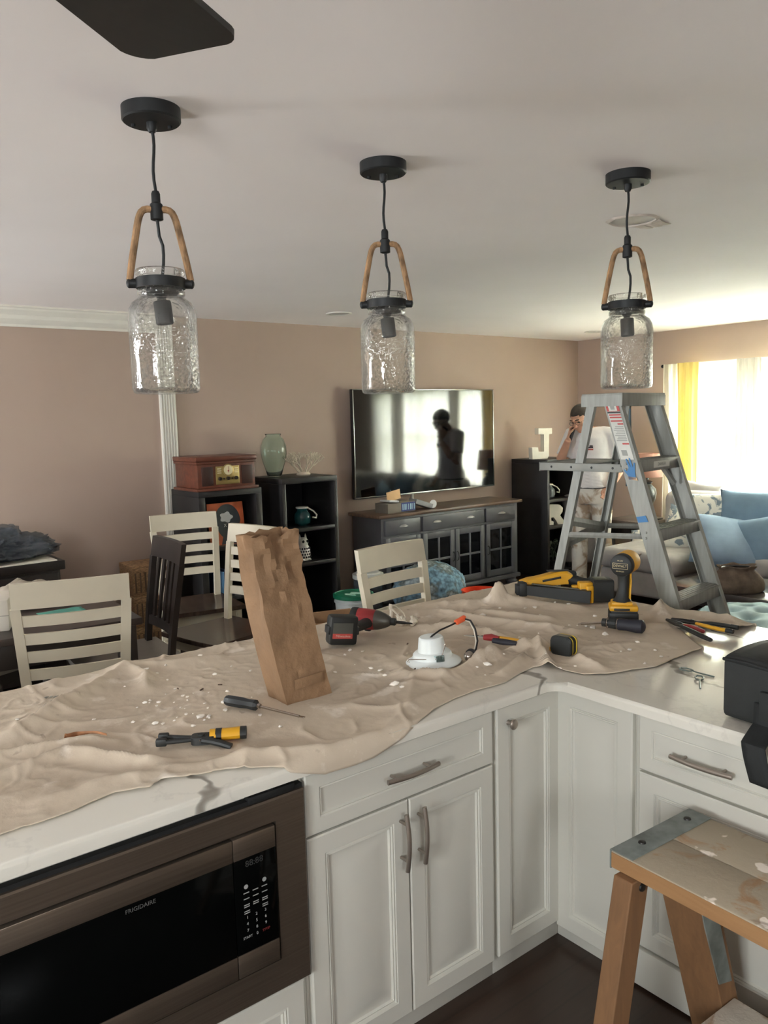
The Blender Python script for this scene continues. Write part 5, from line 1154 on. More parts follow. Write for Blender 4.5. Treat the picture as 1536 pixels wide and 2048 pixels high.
for (a, b, hx) in ((-.865, -.445, -.47), (-.415, -.010, -.032), (.0, .40, .022), (.425, .85, .448)):
    d = sb((a, -.222, .135), (a+.055, -.20, .670), 'door', SLATE)
    for (p, q) in (((b-.055, -.222, .135), (b, -.20, .67)), ((a+.055, -.222, .135), (b-.055, -.20, .195)), ((a+.055, -.222, .61), (b-.055, -.20, .67)), (((a+b)/2-.010, -.218, .195), ((a+b)/2+.010, -.203, .61)), ((a+.055, -.218, .392), (b-.055, -.203, .412))): sb(p, q, 'door_frame', SLATE, .003, d)
    for (p, q) in ((a+.055, (a+b)/2-.010), ((a+b)/2+.010, b-.055)):
        for (z0, z1) in ((.195, .392), (.412, .61)): sb((p, -.208, z0), (q, -.2035, z1), 'pane', DARKG, 0, d)
    m = MB(); m.tube([(hx, -.222, .36), (hx, -.238, .37), (hx, -.243, .405), (hx, -.238, .44), (hx, -.222, .45)], [(.012, .004), (.006, .004), (.005, .004), (.006, .004), (.012, .004)], 8); m.obj('door_pull', BLK, d)
# boxes on the sideboard
t = thing('product_box', 'open blue and white product box on the sideboard under the television', 'box', (4.72, 5.82, .8865), radians(3))
m = MB(); m.span((-.17, -.09, 0), (.17, .09, .088), .002); m.obj('carton', P('carton_grey', (128, 122, 112), .7), t)
m = MB(); m.span((-.005, -.0925, .004), (.172, -.090, .086)); f = m.obj('blue_face', P('carton_navy', (40, 54, 116), .5), t)
m = MB()
for k, w_ in enumerate((.010, .014, .006, .008, .016, .006, .010)): x = .008+.024*k; m.span((x, -.0936, .018), (x+w_, -.0925, .072))
m.obj('printed_lines', P('print_sky', (150, 186, 206), .5), f)
m = MB(); m.box((-.08, 0, .096), (.12, .14, .018), .006, Matrix.Rotation(.1, 4, 'Y')); m.obj('bubble_insert', P('insert_white', (220, 222, 224), .5), t)
m = MB(); m.box((.03, .03, .145), (.17, .004, .09), .001, Matrix.Rotation(radians(-8), 4, 'Y')); m.obj('open_flap', P('flap_tan', (224, 184, 136), .7), t)
t = thing('product_box', 'small grey box lid tipped up beside the blue product box', 'box', (5.0, 5.80, .8865), radians(-6))
m = MB(); m.box((0, 0, .055), (.20, .13, .045), .003, Matrix.Rotation(radians(18), 4, 'Y')); m.obj('lid', P('lid_grey', (150, 152, 152), .6), t)
m = MB(); m.lathe([(.04, 0), (.04, .004)], seg=20, M=Matrix.Translation((.125, -.05, .042)) @ Matrix.Rotation(radians(90), 4, 'X')); m.obj('end_flap', P('insert_white', (220, 222, 224), .5), t)

# ------------------------------------------------------------------ buckets and knitted pouf
def bucket(label, x, y, h, r, mt, lid=None):
    t = thing('bucket', label, 'bucket', (x, y, 0))
    m = MB(); m.lathe([(r*.85, 0), (r*.87, .004), (r*.97, h*.82), (r*.97, h-.004), (r*1.02, h), (r*.93, h), (r*.83, .008)], seg=36); m.obj('pail', mt, t)
    m = MB(); m.lathe([(r*.985, h*.84), (r*1.03, h*.85), (r*1.03, h*.88), (r*.985, h*.89)], seg=36, cap0=False, cap1=False); m.obj('rib', mt, t)
    if lid:
        m = MB(); m.lathe([(r*1.05, h-.022), (r*1.08, h-.018), (r*1.08, h+.006), (r*1.0, h+.010), (r*.98, h+.004), (r*.3, h+.003), (.002, h+.003)], seg=36, cap0=False); l = m.obj('lid', lid, t)
        m = MB()
        for k in range(4): m.box((-.05+.03*k, .02*sin(k*2), h+.004), (.022, .09, .0015), 0, Matrix.Rotation(.5, 4, 'Z'))
        m.obj('lid_print', P('lid_print_pale', (170, 212, 196), .5), l)
    return t
bucket('white plastic bucket with a green lid on the floor by the bookshelf', 3.70, 5.12, .37, .15, P('pail_white', (206, 214, 216), .4), P('lid_green', (26, 118, 88), .4))
bucket('orange plastic bucket on the floor in front of the sideboard', 4.50, 4.50, .375, .15, P('pail_orange', (232, 76, 40), .4))
t = thing('storage_jar', 'clear plastic tub with white lid between bookshelf and sideboard', 'tub', (4.10, 5.45, 0))
m = MB(); m.lathe([(.11, 0), (.125, .01), (.13, .36), (.122, .40)], seg=28); m.obj('tub', P('tub_smoky', (66, 70, 74), .12, var=.3, vs=9), t)
m = MB(); m.lathe([(.128, .395), (.134, .40), (.134, .435), (.11, .44), (.10, .452), (.002, .454)], seg=28); m.obj('lid', P('lid_white', (196, 198, 194), .4), t)
def knit():
    t_ = NT('chunky_knit'); v = t_.n('TexVoronoi', Scale=34); t_.l(t_.tc.outputs['Object'], v.inputs['Vector'])
    c = t_.ramp(t_.noise(7, 3), [(.3, (70, 92, 104)), (.45, (128, 166, 190)), (.56, (104, 112, 108)), (.68, (176, 190, 196))]); c = t_.mix(t_.ramp(v.outputs['Distance'], [(.3, (0, 0, 0)), (.9, (.6, .6, .6))]), c, (30, 40, 48)); t_.l(c, t_.b.inputs['Base Color'])
    t_.b.inputs['Roughness'].default_value = .95; t_.bump(v.outputs['Distance'], -1.0, .03); return t_.m
t = thing('knitted_pouf', 'chunky blue and grey knitted pouf on the floor by the sideboard', 'pouf', (4.62, 5.25, 0))
m = MB(); q = bmesh.ops.create_icosphere(m.b, subdivisions=5, radius=1)
for v in q['verts']:
    k = 1+.05*mn.noise(v.co*3)+.018*sin(v.co.x*34)*sin(v.co.z*34+v.co.y*20); v.co = V((v.co.x*.36*k, v.co.y*.28*k, .245+v.co.z*.245*k))
m.obj('knit_body', knit(), t, sharp=180)

# ------------------------------------------------------------------ living area: ladder
ALU = P('aluminium', (138, 139, 133), .5, .15, var=.07, vs=14, stretch=(3, 3, .4)); ALD = P('aluminium_dull', (138, 139, 133), .55, .15, var=.06)
LA, ZT = .127, 1.842; LC = V((3.335, 2.368, 0)); wv_ = V((cos(LA), sin(LA), 0)); sv_ = V((sin(LA), -cos(LA), 0))
t = thing('step_ladder', 'aluminium A-frame step ladder spattered with paint behind the counter', 'ladder', LC, LA)
# local: x across the ladder, -y towards its steps
def hw(z): return (.42+.093*(1-z/ZT))/2
def fy(z): return -(.62*(1-z/ZT)+.055)
def ry(z): return .386*(1-z/ZT)+.045
def rail(nm, s, yf, wide, th, z0, z1, par=t, mt=ALU, dx=0):
    m = MB(); R = []
    for z in (z0, z1):
        x, y = s*(hw(z)-dx), yf(z); R.append([V((x, y-wide/2, z)), V((x-s*th, y-wide/2, z)), V((x-s*th, y-wide/2+.004, z)), V((x-s*.004, y-wide/2+.004, z)), V((x-s*.004, y+wide/2-.004, z)), V((x-s*th, y+wide/2-.004, z)), V((x-s*th, y+wide/2, z)), V((x, y+wide/2, z))])
    m.rings(R); return m.obj(nm, mt, par, sharp=20)
rails = []
for s in (-1, 1):
    f = rail('front_rail', s, fy, .085, .030, .025, ZT-.02); rails.append(f)
    m = MB(); m.box((s*(hw(0)-.014), fy(0), .014), (.036, .10, .028), .004); m.obj('rubber_foot', BKP, f)
    r_ = rail('rear_rail', s, ry, .042, .024, .02, ZT-.03, dx=.03)
    m = MB(); m.box((s*(hw(0)-.042), ry(0), .012), (.032, .055, .024), .004); m.obj('rubber_foot', BKP, r_)
m = MB(); m.span((-.215, -.125, ZT-.012), (.215, .085, ZT), .004); m.span((-.215, -.125, ZT-.06), (.215, -.118, ZT-.008), .002); m.span((-.215, .078, ZT-.06), (.215, .085, ZT-.008), .002)
m.span((-.217, -.125, ZT-.06), (-.212, .085, ZT-.01)); m.span((.212, -.125, ZT-.06), (.217, .085, ZT-.01)); m.obj('top_cap', ALU, t)
for k in range(1, 6):
    z = ZT-ZT/6*k; x = hw(z)-.006; y = fy(z)
    m = MB(); m.span((-x, y-.045, z-.003), (x, y+.045, z)); m.span((-x, y-.045, z-.055), (x, y-.042, z), .001); m.span((-x, y+.042, z-.03), (x, y+.045, z))
    for q in range(5): m.span((-x, y-.035+.0165*q, z), (x, y-.030+.0165*q, z+.002))
    st = m.obj('step', ALU, t)
    m = MB()
    for s in (-1, 1):
        for dz in (-.015, -.04): m.lathe([(.006, 0), (.004, .003)], (0, 0, 0), 8, M=Matrix.Translation((s*(x+.008), y+.01, z+dz)) @ Matrix.Rotation(radians(90*s), 4, 'Y'))
    m.obj('rivet', ALD, st)
def bar(nm, a, b, w_, th=.006, mt=ALU): 
    d = (V(b)-V(a)); m = MB(); m.tube([a, b], [(w_/2, th)]*2, 4, side=(0, 0, 1)); return m.obj(nm, mt, t, sharp=20)
bar('rear_brace', (-hw(1.23)+.035, ry(1.23), 1.235), (hw(1.16)-.035, ry(1.16), 1.16), .045); bar('rear_brace', (-hw(1.12)+.035, ry(1.12)+.004, 1.115), (hw(1.16)-.035, ry(1.16)+.004, 1.165), .055); bar('rear_brace', (-hw(.5)+.035, ry(.5), .5), (hw(.5)-.035, ry(.5), .5), .05)
for s in (-1, 1):
    bar('spreader', (s*(hw(1.19)-.034), fy(1.19)+.03, 1.19), (s*(hw(1.16)-.036), ry(1.16), 1.165), .026)
    bar('knee_brace', (s*(hw(1.38)-.034), fy(1.38)+.02, 1.40), (s*(hw(1.46)-.10), fy(1.50)+.02, 1.50), .03)
    m = MB(); m.rod((s*(hw(1.19)-.02), fy(1.19)+.03, 1.19), (s*(hw(1.19)-.045), fy(1.19)+.03, 1.19), .009); m.obj('hinge_bolt', ALD, t)
# pail shelf folded out level with the top step, past the rear rails
y0_, y1_ = fy(1.5)+.05, ry(1.5)+.215
m = MB(); m.span((-.195, ry(1.5)-.04, 1.506), (.195, y1_, 1.512), .002); m.span((-.200, y0_, 1.478), (-.192, y1_, 1.516), .001); m.span((.192, y0_, 1.478), (.200, y1_, 1.516), .001); m.span((-.2, y1_-.006, 1.474), (.2, y1_, 1.518), .001)
sh_ = m.obj('pail_shelf', ALD, t)
m = MB()
for k in range(4): m.lathe([(.006, 0), (.004, .003)], seg=8, M=Matrix.Translation((-.2005, y0_+.05+.11*k, 1.497)) @ Matrix.Rotation(radians(-90), 4, 'Y'))
m.obj('rivet', BLK, sh_)
# stickers on the near front rail (outer face)
def rail_pt(z, dy=0, off=.0012):
    z = 1.81-(1.81-z)*1.15; return V((-hw(z)-off, fy(z)+dy, z))
def sticker(nm, z0, z1, y0, y1, mt, off=.0012):
    m = MB(); a = [rail_pt(z0, y0, off), rail_pt(z0, y1, off), rail_pt(z1, y1, off), rail_pt(z1, y0, off)]; m.rings([a, [p-V((.0008, 0, 0)) for p in a]]); return m.obj(nm, mt, rails[0])
SR = P('sticker_red', (176, 62, 58), .5); SW = P('sticker_white', (196, 196, 188), .5); SG_ = P('sticker_grey', (140, 142, 136), .5); SBK = P('sticker_black', (44, 44, 44), .5); SBL = P('paint_blue', (44, 112, 166), .5)
sticker('sticker', 1.575, 1.812, -.030, .034, SW)
sticker('red_panel', 1.765, 1.812, -.030, .034, SR, .0024); sticker('white_panel', 1.767, 1.790, -.018, .022, SW, .0036); sticker('grey_mark', 1.772, 1.786, -.008, .012, SG_, .0048); sticker('black_bar', 1.757, 1.764, -.030, .034, SBK, .0024)
for z, e in ((1.748, .03), (1.738, .03), (1.724, .030), (1.712, .0), (1.634, .004)): sticker('red_line', z, z+.006, -.028, e, SR, .0024)
for k in range(9): sticker('print_line', 1.648+.0068*k, 1.651+.0068*k, -.024, .028-.006*(k % 3), SG_, .0024)
sticker('grey_mark', 1.590, 1.612, -.006, .020, SG_, .0024)
def blob(nm, pts, mt, zc, yc, off=.0030): 
    m = MB(); a = [rail_pt(zc+dz, yc+dy, off) for dy, dz in pts]; m.rings([a, [p-V((.0008, 0, 0)) for p in a]]); m.obj(nm, mt, rails[0])
blob('blue_hand_print', [(.02, -.045), (-.014, -.042), (-.020, -.012), (-.032, .022), (-.026, .024), (-.016, .004), (-.014, .040), (-.008, .042), (-.005, .006), (.003, .038), (.009, .036), (.006, .002), (.018, -.012), (.030, -.002), (.032, -.010), (.020, -.028)], SBL, 1.540, .002)
blob('orange_mark', [(-.02, 0), (.024, .004), (.022, .016), (-.018, .012)], P('sticker_tan', (190, 158, 122), .5), 1.493, 0)
blob('blue_tape', [(-.03, -.006), (.02, -.012), (.022, .010), (-.026, .018)], SBL, 1.34, .018)
sticker('caution_label', ZT-ZT/6-.001, ZT-ZT/6, -.02, .02, SG_)
m = MB(); zz = ZT-ZT/6; m.span((-.06, fy(zz)-.0462, zz-.042), (.10, fy(zz)-.0452, zz-.012)); m.obj('step_label', SW, t)
text('lettering', 'DANGER', .020, SG_, t, frame((.02, fy(zz)-.0466, zz-.027), (1, 0, 0), (0, 0, 1)))
# blue tool hanging inside
t2 = thing('hanging_straightedge', 'dark blue metal straightedge hanging inside the step ladder frame', 'hand tool', LC+wv_*.10+V((0, 0, 1.79)), LA)
m = MB(); m.rings([[V((x, y, z)) for x, y in ((-w_, -.003), (w_*.5, -.003), (w_*.5, .003), (-w_, .003))] for z, w_ in ((-.02, .006), (-.12, .016), (-.20, .026), (-.27, .034), (-.40, .034))]); m.obj('bar', P('blue_steel', (66, 88, 102), .4, .3), t2)
m = MB(); m.lathe([(.006, 0), (.006, .002)], seg=12, M=Matrix.Translation((-.015, -.003, -.385)) @ Matrix.Rotation(radians(90), 4, 'X')); m.obj('hang_hole', SG_, t2)
m = MB(); m.tube([(0, 0, -.02), (0, 0, .042)], .002, 6); m.obj('hook', BLK, t2)

# ------------------------------------------------------------------ living area: sofa, pillows, tables, lamp, curtains
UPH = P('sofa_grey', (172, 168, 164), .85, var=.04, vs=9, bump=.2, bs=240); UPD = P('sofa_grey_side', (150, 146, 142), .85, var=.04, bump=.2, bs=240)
t = thing('sectional_sofa', 'large grey sectional sofa with chaise under the curtained window', 'sofa', (7.0, 3.2, 0))
def sf(a, b, nm, mt, bev, seg=4): m = MB(); m.box([(a[i]+b[i])/2 for i in range(3)], [abs(b[i]-a[i]) for i in range(3)], bev, None, seg); return m.obj(nm, mt, t, sharp=60)
sf((-.70, .68, .07), (.30, 1.49, .30), 'chaise_base', UPH, .03); sf((-.73, .66, .29), (.30, 1.51, .49), 'chaise_cushion', UPH, .075)
sf((-.28, -1.6, .07), (.60, .68, .30), 'sofa_base', UPH, .03)
for k in range(3): sf((-.32, -1.6+.755*k, .29), (.30, -1.6+.755*(k+1)-.008, .48), 'seat_cushion', UPH, .065)
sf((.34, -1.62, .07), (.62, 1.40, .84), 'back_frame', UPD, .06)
for k in range(4): sf((.14, -1.58+.742*k, .46), (.42, -1.58+.742*(k+1)-.01, .97), 'back_cushion', UPH, .10)
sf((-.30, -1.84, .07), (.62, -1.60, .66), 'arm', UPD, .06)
for (x, y) in ((-.66, .74), (-.66, 1.42), (-.2, -1.75), (.55, -1.75), (.55, 1.3)): m = MB(); m.box((x, y, .035), (.06, .06, .07)); m.obj('foot', BLW, t)
def pillow(label, loc, rot, w_, h_, d_, mt, grp=None):
    m = MB()
    for s in (1, -1):
        def f(u, v):
            a, b = 2*u-1, 2*v-1; th = d_*.5*((1-abs(a)**2.6)*(1-abs(b)**2.6))**.55
            k = 1-.07*(1-abs(a)**2)*abs(b)**3; k2 = 1-.07*(1-abs(b)**2)*abs(a)**3
            return V((a*w_/2*k2, s*(th+.004*mn.noise(V((a*2, b*2, s)))*(th > .01)), b*h_/2*k))
        m.grid(f, 18, 18)
    o = m.obj('pillow', mt, None, sharp=180, weld=True); o.location = loc; o.rotation_euler = rot
    return tag(o, label, 'pillow', grp)
BLUE1 = P('pillow_blue', (132, 154, 176), .8, var=.05, bump=.25, bs=200); BLUE2 = P('pillow_blue_deep', (116, 142, 164), .8, var=.05, bump=.25, bs=200)
def floral():
    x = NT('pillow_print'); c = x.mix(x.ramp(x.noise(8, 4, .6, 1.2), [(.50, (0, 0, 0)), (.55, (1, 1, 1))]), (226, 224, 214), (128, 142, 152)); x.l(c, x.b.inputs['Base Color']); x.b.inputs['Roughness'].default_value = .85; return x.m
FLO = floral(); PG = 'throw pillows on the grey sofa'
def at_px(px, py, x): return XP(px, py, x)
def pil(lab, px, py, x, rz, tilt, w_, h_, d_, mt, roll=0): 
    q = at_px(px, py, x); return pillow(lab, q, (radians(tilt), radians(roll), radians(rz)), w_, h_, d_, mt, PG)
pil('large sky-blue throw pillow lying flat in front of the printed ones', 1452, 1085, 6.72, -52, -48, .62, .58, .24, BLUE1, 10)
pil('blue throw pillow propped upright against the sofa back', 1500, 1035, 7.06, -78, -14, .56, .50, .20, BLUE2, 0)
pil('deep blue throw pillow cut off by the frame edge', 1540, 1088, 6.86, -70, -20, .54, .52, .22, BLUE2, -14)
pil('white and grey printed throw pillow in the middle of the sofa', 1432, 1032, 7.04, -66, -18, .56, .46, .20, FLO, -4)
pil('white and grey printed throw pillow leaning beside the ladder rail', 1383, 1070, 6.94, -48, -30, .55, .46, .20, FLO, 24)
pil('white and grey printed throw pillow seen through the ladder steps', 1312, 1090, 6.98, -60, -55, .50, .42, .18, FLO, 0)
pil('plain grey throw pillow poking up at the sofa corner', 1398, 1004, 7.36, -80, -8, .40, .40, .16, UPH, 8)
# end table and lamp
t = thing('end_table', 'dark wooden end table holding the lamp beside the chaise', 'end table', (7.42, 5.02, 0), radians(0))
m = MB(); m.span((-.27, -.24, .585), (.27, .26, .62), .006); m.obj('tabletop', P('end_table_top', (112, 104, 98), .35, var=.08), t)
for x in (-.23, .23):
    for y in (-.20, .22): m = MB(); m.box((x, y, .29), (.05, .05, .585), .004); m.obj('leg', ESP, t)
m = MB(); m.span((-.24, -.21, .44), (.24, .23, .585), .003); m.obj('drawer_case', ESP, t)
m = MB(); m.span((-.23, -.20, .14), (.23, .22, .165), .003); m.obj('lower_shelf', ESP, t)
t = thing('table_lamp', 'dark urn table lamp with pink shade on the end table', 'lamp', (7.38, 4.90, .6205))
LB = P('lamp_bronze', (66, 70, 70), .35, .3, var=.06)
m = MB(); m.lathe([(.085, 0), (.088, .012), (.06, .03), (.04, .045), (.032, .06), (.04, .08), (.032, .10), (.05, .14), (.085, .22), (.095, .28), (.085, .33), (.05, .365), (.038, .38), (.055, .40), (.035, .415), (.012, .42), (.012, .50)], seg=28); m.obj('lamp_base', LB, t)
SHD = NT('lamp_shade_pink'); _t2 = SHD.n('BsdfTranslucent'); _t2.inputs[0].default_value = lin((222, 182, 166)); _m2 = SHD.n('MixShader'); _m2.inputs[0].default_value = .45; SHD.b.inputs['Base Color'].default_value = lin((214, 176, 160)); SHD.b.inputs['Roughness'].default_value = .8
SHD.l(SHD.b.outputs[0], _m2.inputs[1]); SHD.l(_t2.outputs[0], _m2.inputs[2]); SHD.l(_m2.outputs[0], SHD.out.inputs[0])
m = MB(); m.lathe([(.155, .455), (.125, .70)], seg=36, cap0=False, cap1=False); m.obj('lamp_shade', SHD.m, t, solid=.003)
o = MB().span((7.30, 4.80, .6205), (7.52, 4.84+.0, .632), .003).obj('remote_control', BKP); o.rotation_euler = (0, 0, 0); tag(o, 'black remote control at the edge of the end table', 'remote control')
t = thing('armchair', 'grey upholstered armchair in the room corner behind the lamp', 'armchair', (7.40, 5.66, 0), radians(-135))
for a, b, nm, bv in (((-.24, -.20, .10), (.24, .26, .45), 'seat', .05), ((-.24, -.30, .10), (.24, -.18, .86), 'backrest', .05)):
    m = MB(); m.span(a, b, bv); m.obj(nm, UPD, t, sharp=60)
for x in (-.2, .2):
    for y in (-.24, .2): m = MB(); m.rod((x, y, 0), (x, y, .12), .02); m.obj('leg', BLW, t)
# coffee table, pouch, things on it, ottoman
t = thing('coffee_table', 'dark low coffee table in front of the sofa', 'coffee table', (5.86, 2.75, 0))
m = MB(); m.span((-.36, -.75, .375), (.36, .75, .42), .005); m.obj('tabletop', P('coffee_top', (72, 66, 62), .18, var=.1), t)
for x in (-.31, .31):
    for y in (-.69, .69): m = MB(); m.box((x, y, .188), (.07, .07, .375), .004); m.obj('leg', ESP, t)
m = MB(); m.span((-.33, -.72, .29), (.33, .72, .375), .003); m.obj('apron', ESP, t)
t = thing('drawstring_pouch', 'brown drawstring pouch gathered at the top on the coffee table', 'pouch', (5.63, 2.98, .4205), radians(-38))
POU = P('pouch_brown', (98, 82, 68), .85, var=.2, vs=12, bump=.3, bs=60); R = []
for z, r in ((0, .15), (.015, .168), (.06, .172), (.10, .160), (.14, .130), (.165, .105), (.178, .100), (.195, .112), (.205, .118)):
    r *= 1.18; z *= .95
    R.append([V((r*(1+(.085 if z > .08 else .02)*sin(9*a)*(z/.2))*cos(a), r*.62*(1+(.085 if z > .08 else .02)*sin(9*a+1)*(z/.2))*sin(a), z+.006*sin(5*a)*(z > .15))) for a in [2*pi*k/54 for k in range(54)]])
m = MB(); m.rings(R, cap1=False); m.obj('pouch_body', POU, t, sharp=60, solid=.003)
m = MB(); m.tube([(.104*cos(a)*1.02, .066*sin(a)*1.02, .178) for a in [2*pi*k/24 for k in range(25)]], .006, 6); m.obj('drawstring', BLW, t)
o = MB().span((5.80, 3.02, .4205), (6.12, 3.30, .428), .001).obj('magazine', WPAP); tag(o, 'white magazine on the coffee table behind the brown pouch', 'magazine')
o = MB().span((5.74, 2.42, .4205), (6.02, 2.68, .430), .001).obj('magazine', P('magazine_green', (150, 166, 154), .3)); tag(o, 'greenish glossy magazine on the coffee table beside the brown pouch', 'magazine')
q = Z(1527, 1232, .43)
t = thing('tufted_ottoman', 'round pale blue tufted ottoman nearest the counter end', 'ottoman', (q.x, q.y, 0)); OT = P('ottoman_blue', (170, 196, 200), .8, var=.05, bump=.2, bs=200)
def of(u, v):
    r = .40*u; a = 2*pi*v; x, y = r*cos(a), r*sin(a); tu = min([hypot(x-bx, y-by) for bx, by in TUF])
    return V((x, y, .415+.045*(1-u**3)-.045*math.exp(-(tu/.045)**2)+.016*min(1, tu/.12)))
TUF = [(0, 0)]+[(.19*cos(k*pi/3), .19*sin(k*pi/3)) for k in range(6)]+[(.34*cos(k*pi/6+.26), .34*sin(k*pi/6+.26)) for k in range(12)]
m = MB(); m.grid(of, 26, 72); m.lathe([(.40, .425), (.415, .40), (.415, .12), (.39, .10)], seg=72, cap0=False); m.obj('upholstery', OT, t, sharp=180, weld=True)
m = MB()
for bx, by in TUF[:7]: m.ball((bx, by, .432), .013, (1, 1, .5), 8)
m.obj('tuft_button', OT, t)
m = MB()
for k in range(4): m.rod((.3*cos(k*pi/2+.7), .3*sin(k*pi/2+.7), 0), (.3*cos(k*pi/2+.7), .3*sin(k*pi/2+.7), .12), .022)
m.obj('foot', BLW, t)
# curtains
def sheer(name, col, tr, dense=.65):
    x = NT(name); d = x.n('BsdfDiffuse'); d.inputs[0].default_value = lin(col); tl = x.n('BsdfTranslucent'); tl.inputs[0].default_value = lin(col); tp = x.n('BsdfTransparent')
    m1 = x.n('MixShader'); m1.inputs[0].default_value = .65; m2 = x.n('MixShader'); m2.inputs[0].default_value = tr; m1.inputs[0].default_value = dense
    x.l(d.outputs[0], m1.inputs[1]); x.l(tl.outputs[0], m1.inputs[2]); x.l(m1.outputs[0], m2.inputs[1]); x.l(tp.outputs[0], m2.inputs[2]); x.l(m2.outputs[0], x.out.inputs[0]); return x.m
SH1 = sheer('sheer_white', (244, 243, 230), .07, .75); SH2 = sheer('sheer_yellow', (250, 224, 138), .006, .05); SH3 = sheer('sheer_grey', (228, 223, 212), .010, .05)
CX = 7.70
def curtain(label, y0, y1, mt, amp, per, x=CX, top=2.24):
    def f(u, v):
        y = y0+(y1-y0)*u; z = top-2.17*v; a = amp*(.35+.65*min(1, v*6)); return V((x+a*sin(2*pi*y/per+.6*sin(v*3))+.3*a*sin(2*pi*y/per*2.3+1), y+.01*sin(v*4+u*3), z))
    m = MB(); m.grid(f, max(20, int((y1-y0)/per*14)), 24); o = m.obj('curtain', mt, None, sharp=180); return tag(o, label, 'curtain', 'curtains at the living room window')
curtain('white sheer curtain at the rod end nearest the room corner', 4.50, 4.93, SH1, .020, .11)
curtain('narrow yellow curtain panel hanging over the window', 4.50, 4.74, SH2, .018, .075, CX-.055)
curtain('wide white sheer curtain in the middle of the window', 3.92, 4.56, SH1, .016, .16, CX+.02)
curtain('gathered greyish curtain panel between two sheer ones', 3.86, 4.10, SH3, .020, .07, CX-.05)
curtain('white sheer curtain running on past the frame edge', 2.75, 3.90, SH1, .018, .15, CX+.02)
curtain('gathered grey curtain panel outside the picture edge', 2.62, 2.92, SH3, .022, .07, CX-.05)
curtain('white sheer curtain at the far end of the rod outside the picture', 2.05, 2.68, SH1, .018, .15, CX+.02)
t = thing('curtain_rod', 'dark curtain rod above the living room window', 'curtain rod', (CX+.065, 3.5, 2.225))
m = MB(); m.rod((0, -1.55, 0), (0, 1.475, 0), .010); m.obj('rod', BLK, t)
for y in (-1.56, 1.485): m = MB(); m.ball((0, y, 0), .018); m.obj('finial', BLK, t)
for y in (-1.4, 0, 1.44): m = MB(); m.span((-.008, y-.008, -.012), (.071, y+.008, .008)); m.obj('bracket', BLK, t)
# ------------------------------------------------------------------ the man on the telephone
SKIN = P('skin', (196, 150, 124), .55, var=.04, vs=10, Subsurface_Weight=.08); TEE = P('tee_white', (226, 222, 220), .85, var=.03, vs=6, bump=.25, bs=9, bd=.03)
def painter_cloth():
    x = NT('painter_trousers'); c = x.mix(x.ramp(x.noise(4.5, 4, .6, .6), [(.47, (0, 0, 0)), (.56, (1, 1, 1))]), (214, 210, 200), (168, 148, 126))
    c = x.mix(x.ramp(x.noise(7, 3, .6), [(.60, (0, 0, 0)), (.66, (.8, .8, .8))]), c, (112, 88, 72)); x.l(c, x.b.inputs['Base Color']); x.b.inputs['Roughness'].default_value = .85; x.bump(x.noise(10, 3), .3, .03); return x.m
TRO = painter_cloth(); HAIR = P('hair_brown', (58, 50, 42), .75, var=.15, vs=30, bump=.5, bs=90); SHOE = P('shoe_dark', (62, 62, 64), .6)
MAN = V((6.60, 5.02, 0)); Fd = V((-.93, -.37, 0)).normalized()
body = MB()
HT = Matrix.Translation((.065, .125, 1.585)) @ Matrix.Rotation(radians(-20), 4, 'Z') @ Matrix.Rotation(radians(-30), 4, 'X') @ Matrix.Rotation(radians(4), 4, 'Y')   # head frame, origin at its middle
# torso, neck
body.tube([(0, -.01, .90), (0, -.005, 1.0), (0, .0, 1.12), (0, .0, 1.28), (.005, .0, 1.40), (.01, -.005, 1.47), (.015, .0, 1.50)], [(.155, .105), (.150, .10), (.145, .10), (.165, .112), (.175, .11), (.13, .085), (.07, .06)], 20, side=(1, 0, 0))
body.tube([(.015, .0, 1.44), (.03, .045, 1.50), (.05, .085, 1.55)], [(.062, .062), (.056, .058), (.055, .058)], 16)
# head
body.ball((0, -.012, .028), .1, (.76, .98, .92), 24, HT); body.ball((0, .026, -.045), .1, (.60, .66, .72), 20, HT); body.ball((0, .055, -.088), .03, (1.1, .9, .8), 14, HT)
body.tube([(0, .084, .022), (0, .096, .0), (0, .106, -.018), (0, .092, -.028)], [.008, .011, .015, .010], 10, M=HT)
body.tube([(-.045, .078, .030), (0, .089, .030), (.045, .078, .030)], .010, 8, M=HT)
body.tube([(-.022, .082, -.052), (0, .090, -.052), (.022, .082, -.052)], .007, 8, M=HT); body.tube([(-.02, .080, -.063), (0, .088, -.064), (.02, .080, -.063)], .008, 8, M=HT)
for s in (-1, 1):
    body.ball((s*.076, -.008, -.008), .026, (.42, .72, 1.2), 12, HT); body.ball((s*.046, .062, -.018), .024, (1, .6, .8), 10, HT)
# arms
SR_, EL, WR = V((.185, -.015, 1.43)), V((.285, .055, 1.14)), V((.165, .185, 1.395))
body.tube([SR_+V((-.05, 0, .01)), SR_, SR_.lerp(EL, .4), EL+V((0, -.004, 0)), EL.lerp(WR, .3)+V((.012, 0, 0)), WR], [.062, .062, .052, .044, .045, .029], 16)
SL_, EL2, WL = V((-.175, -.015, 1.43)), V((-.265, -.06, 1.15)), V((-.20, .085, .965))
body.tube([SL_+V((.05, 0, .01)), SL_, SL_.lerp(EL2, .4), EL2, EL2.lerp(WL, .35), WL], [.062, .062, .052, .044, .044, .029], 16)
# legs
for s, fx, fy_ in ((1, .105, .03), (-1, -.125, -.02)):
    body.tube([(s*.085, -.01, .93), (s*.10, .0, .75), (s*.105, .015, .50), (fx, fy_-.015, .30), (fx, fy_-.02, .08)], [.085, .082, .058, .052, .036], 16)
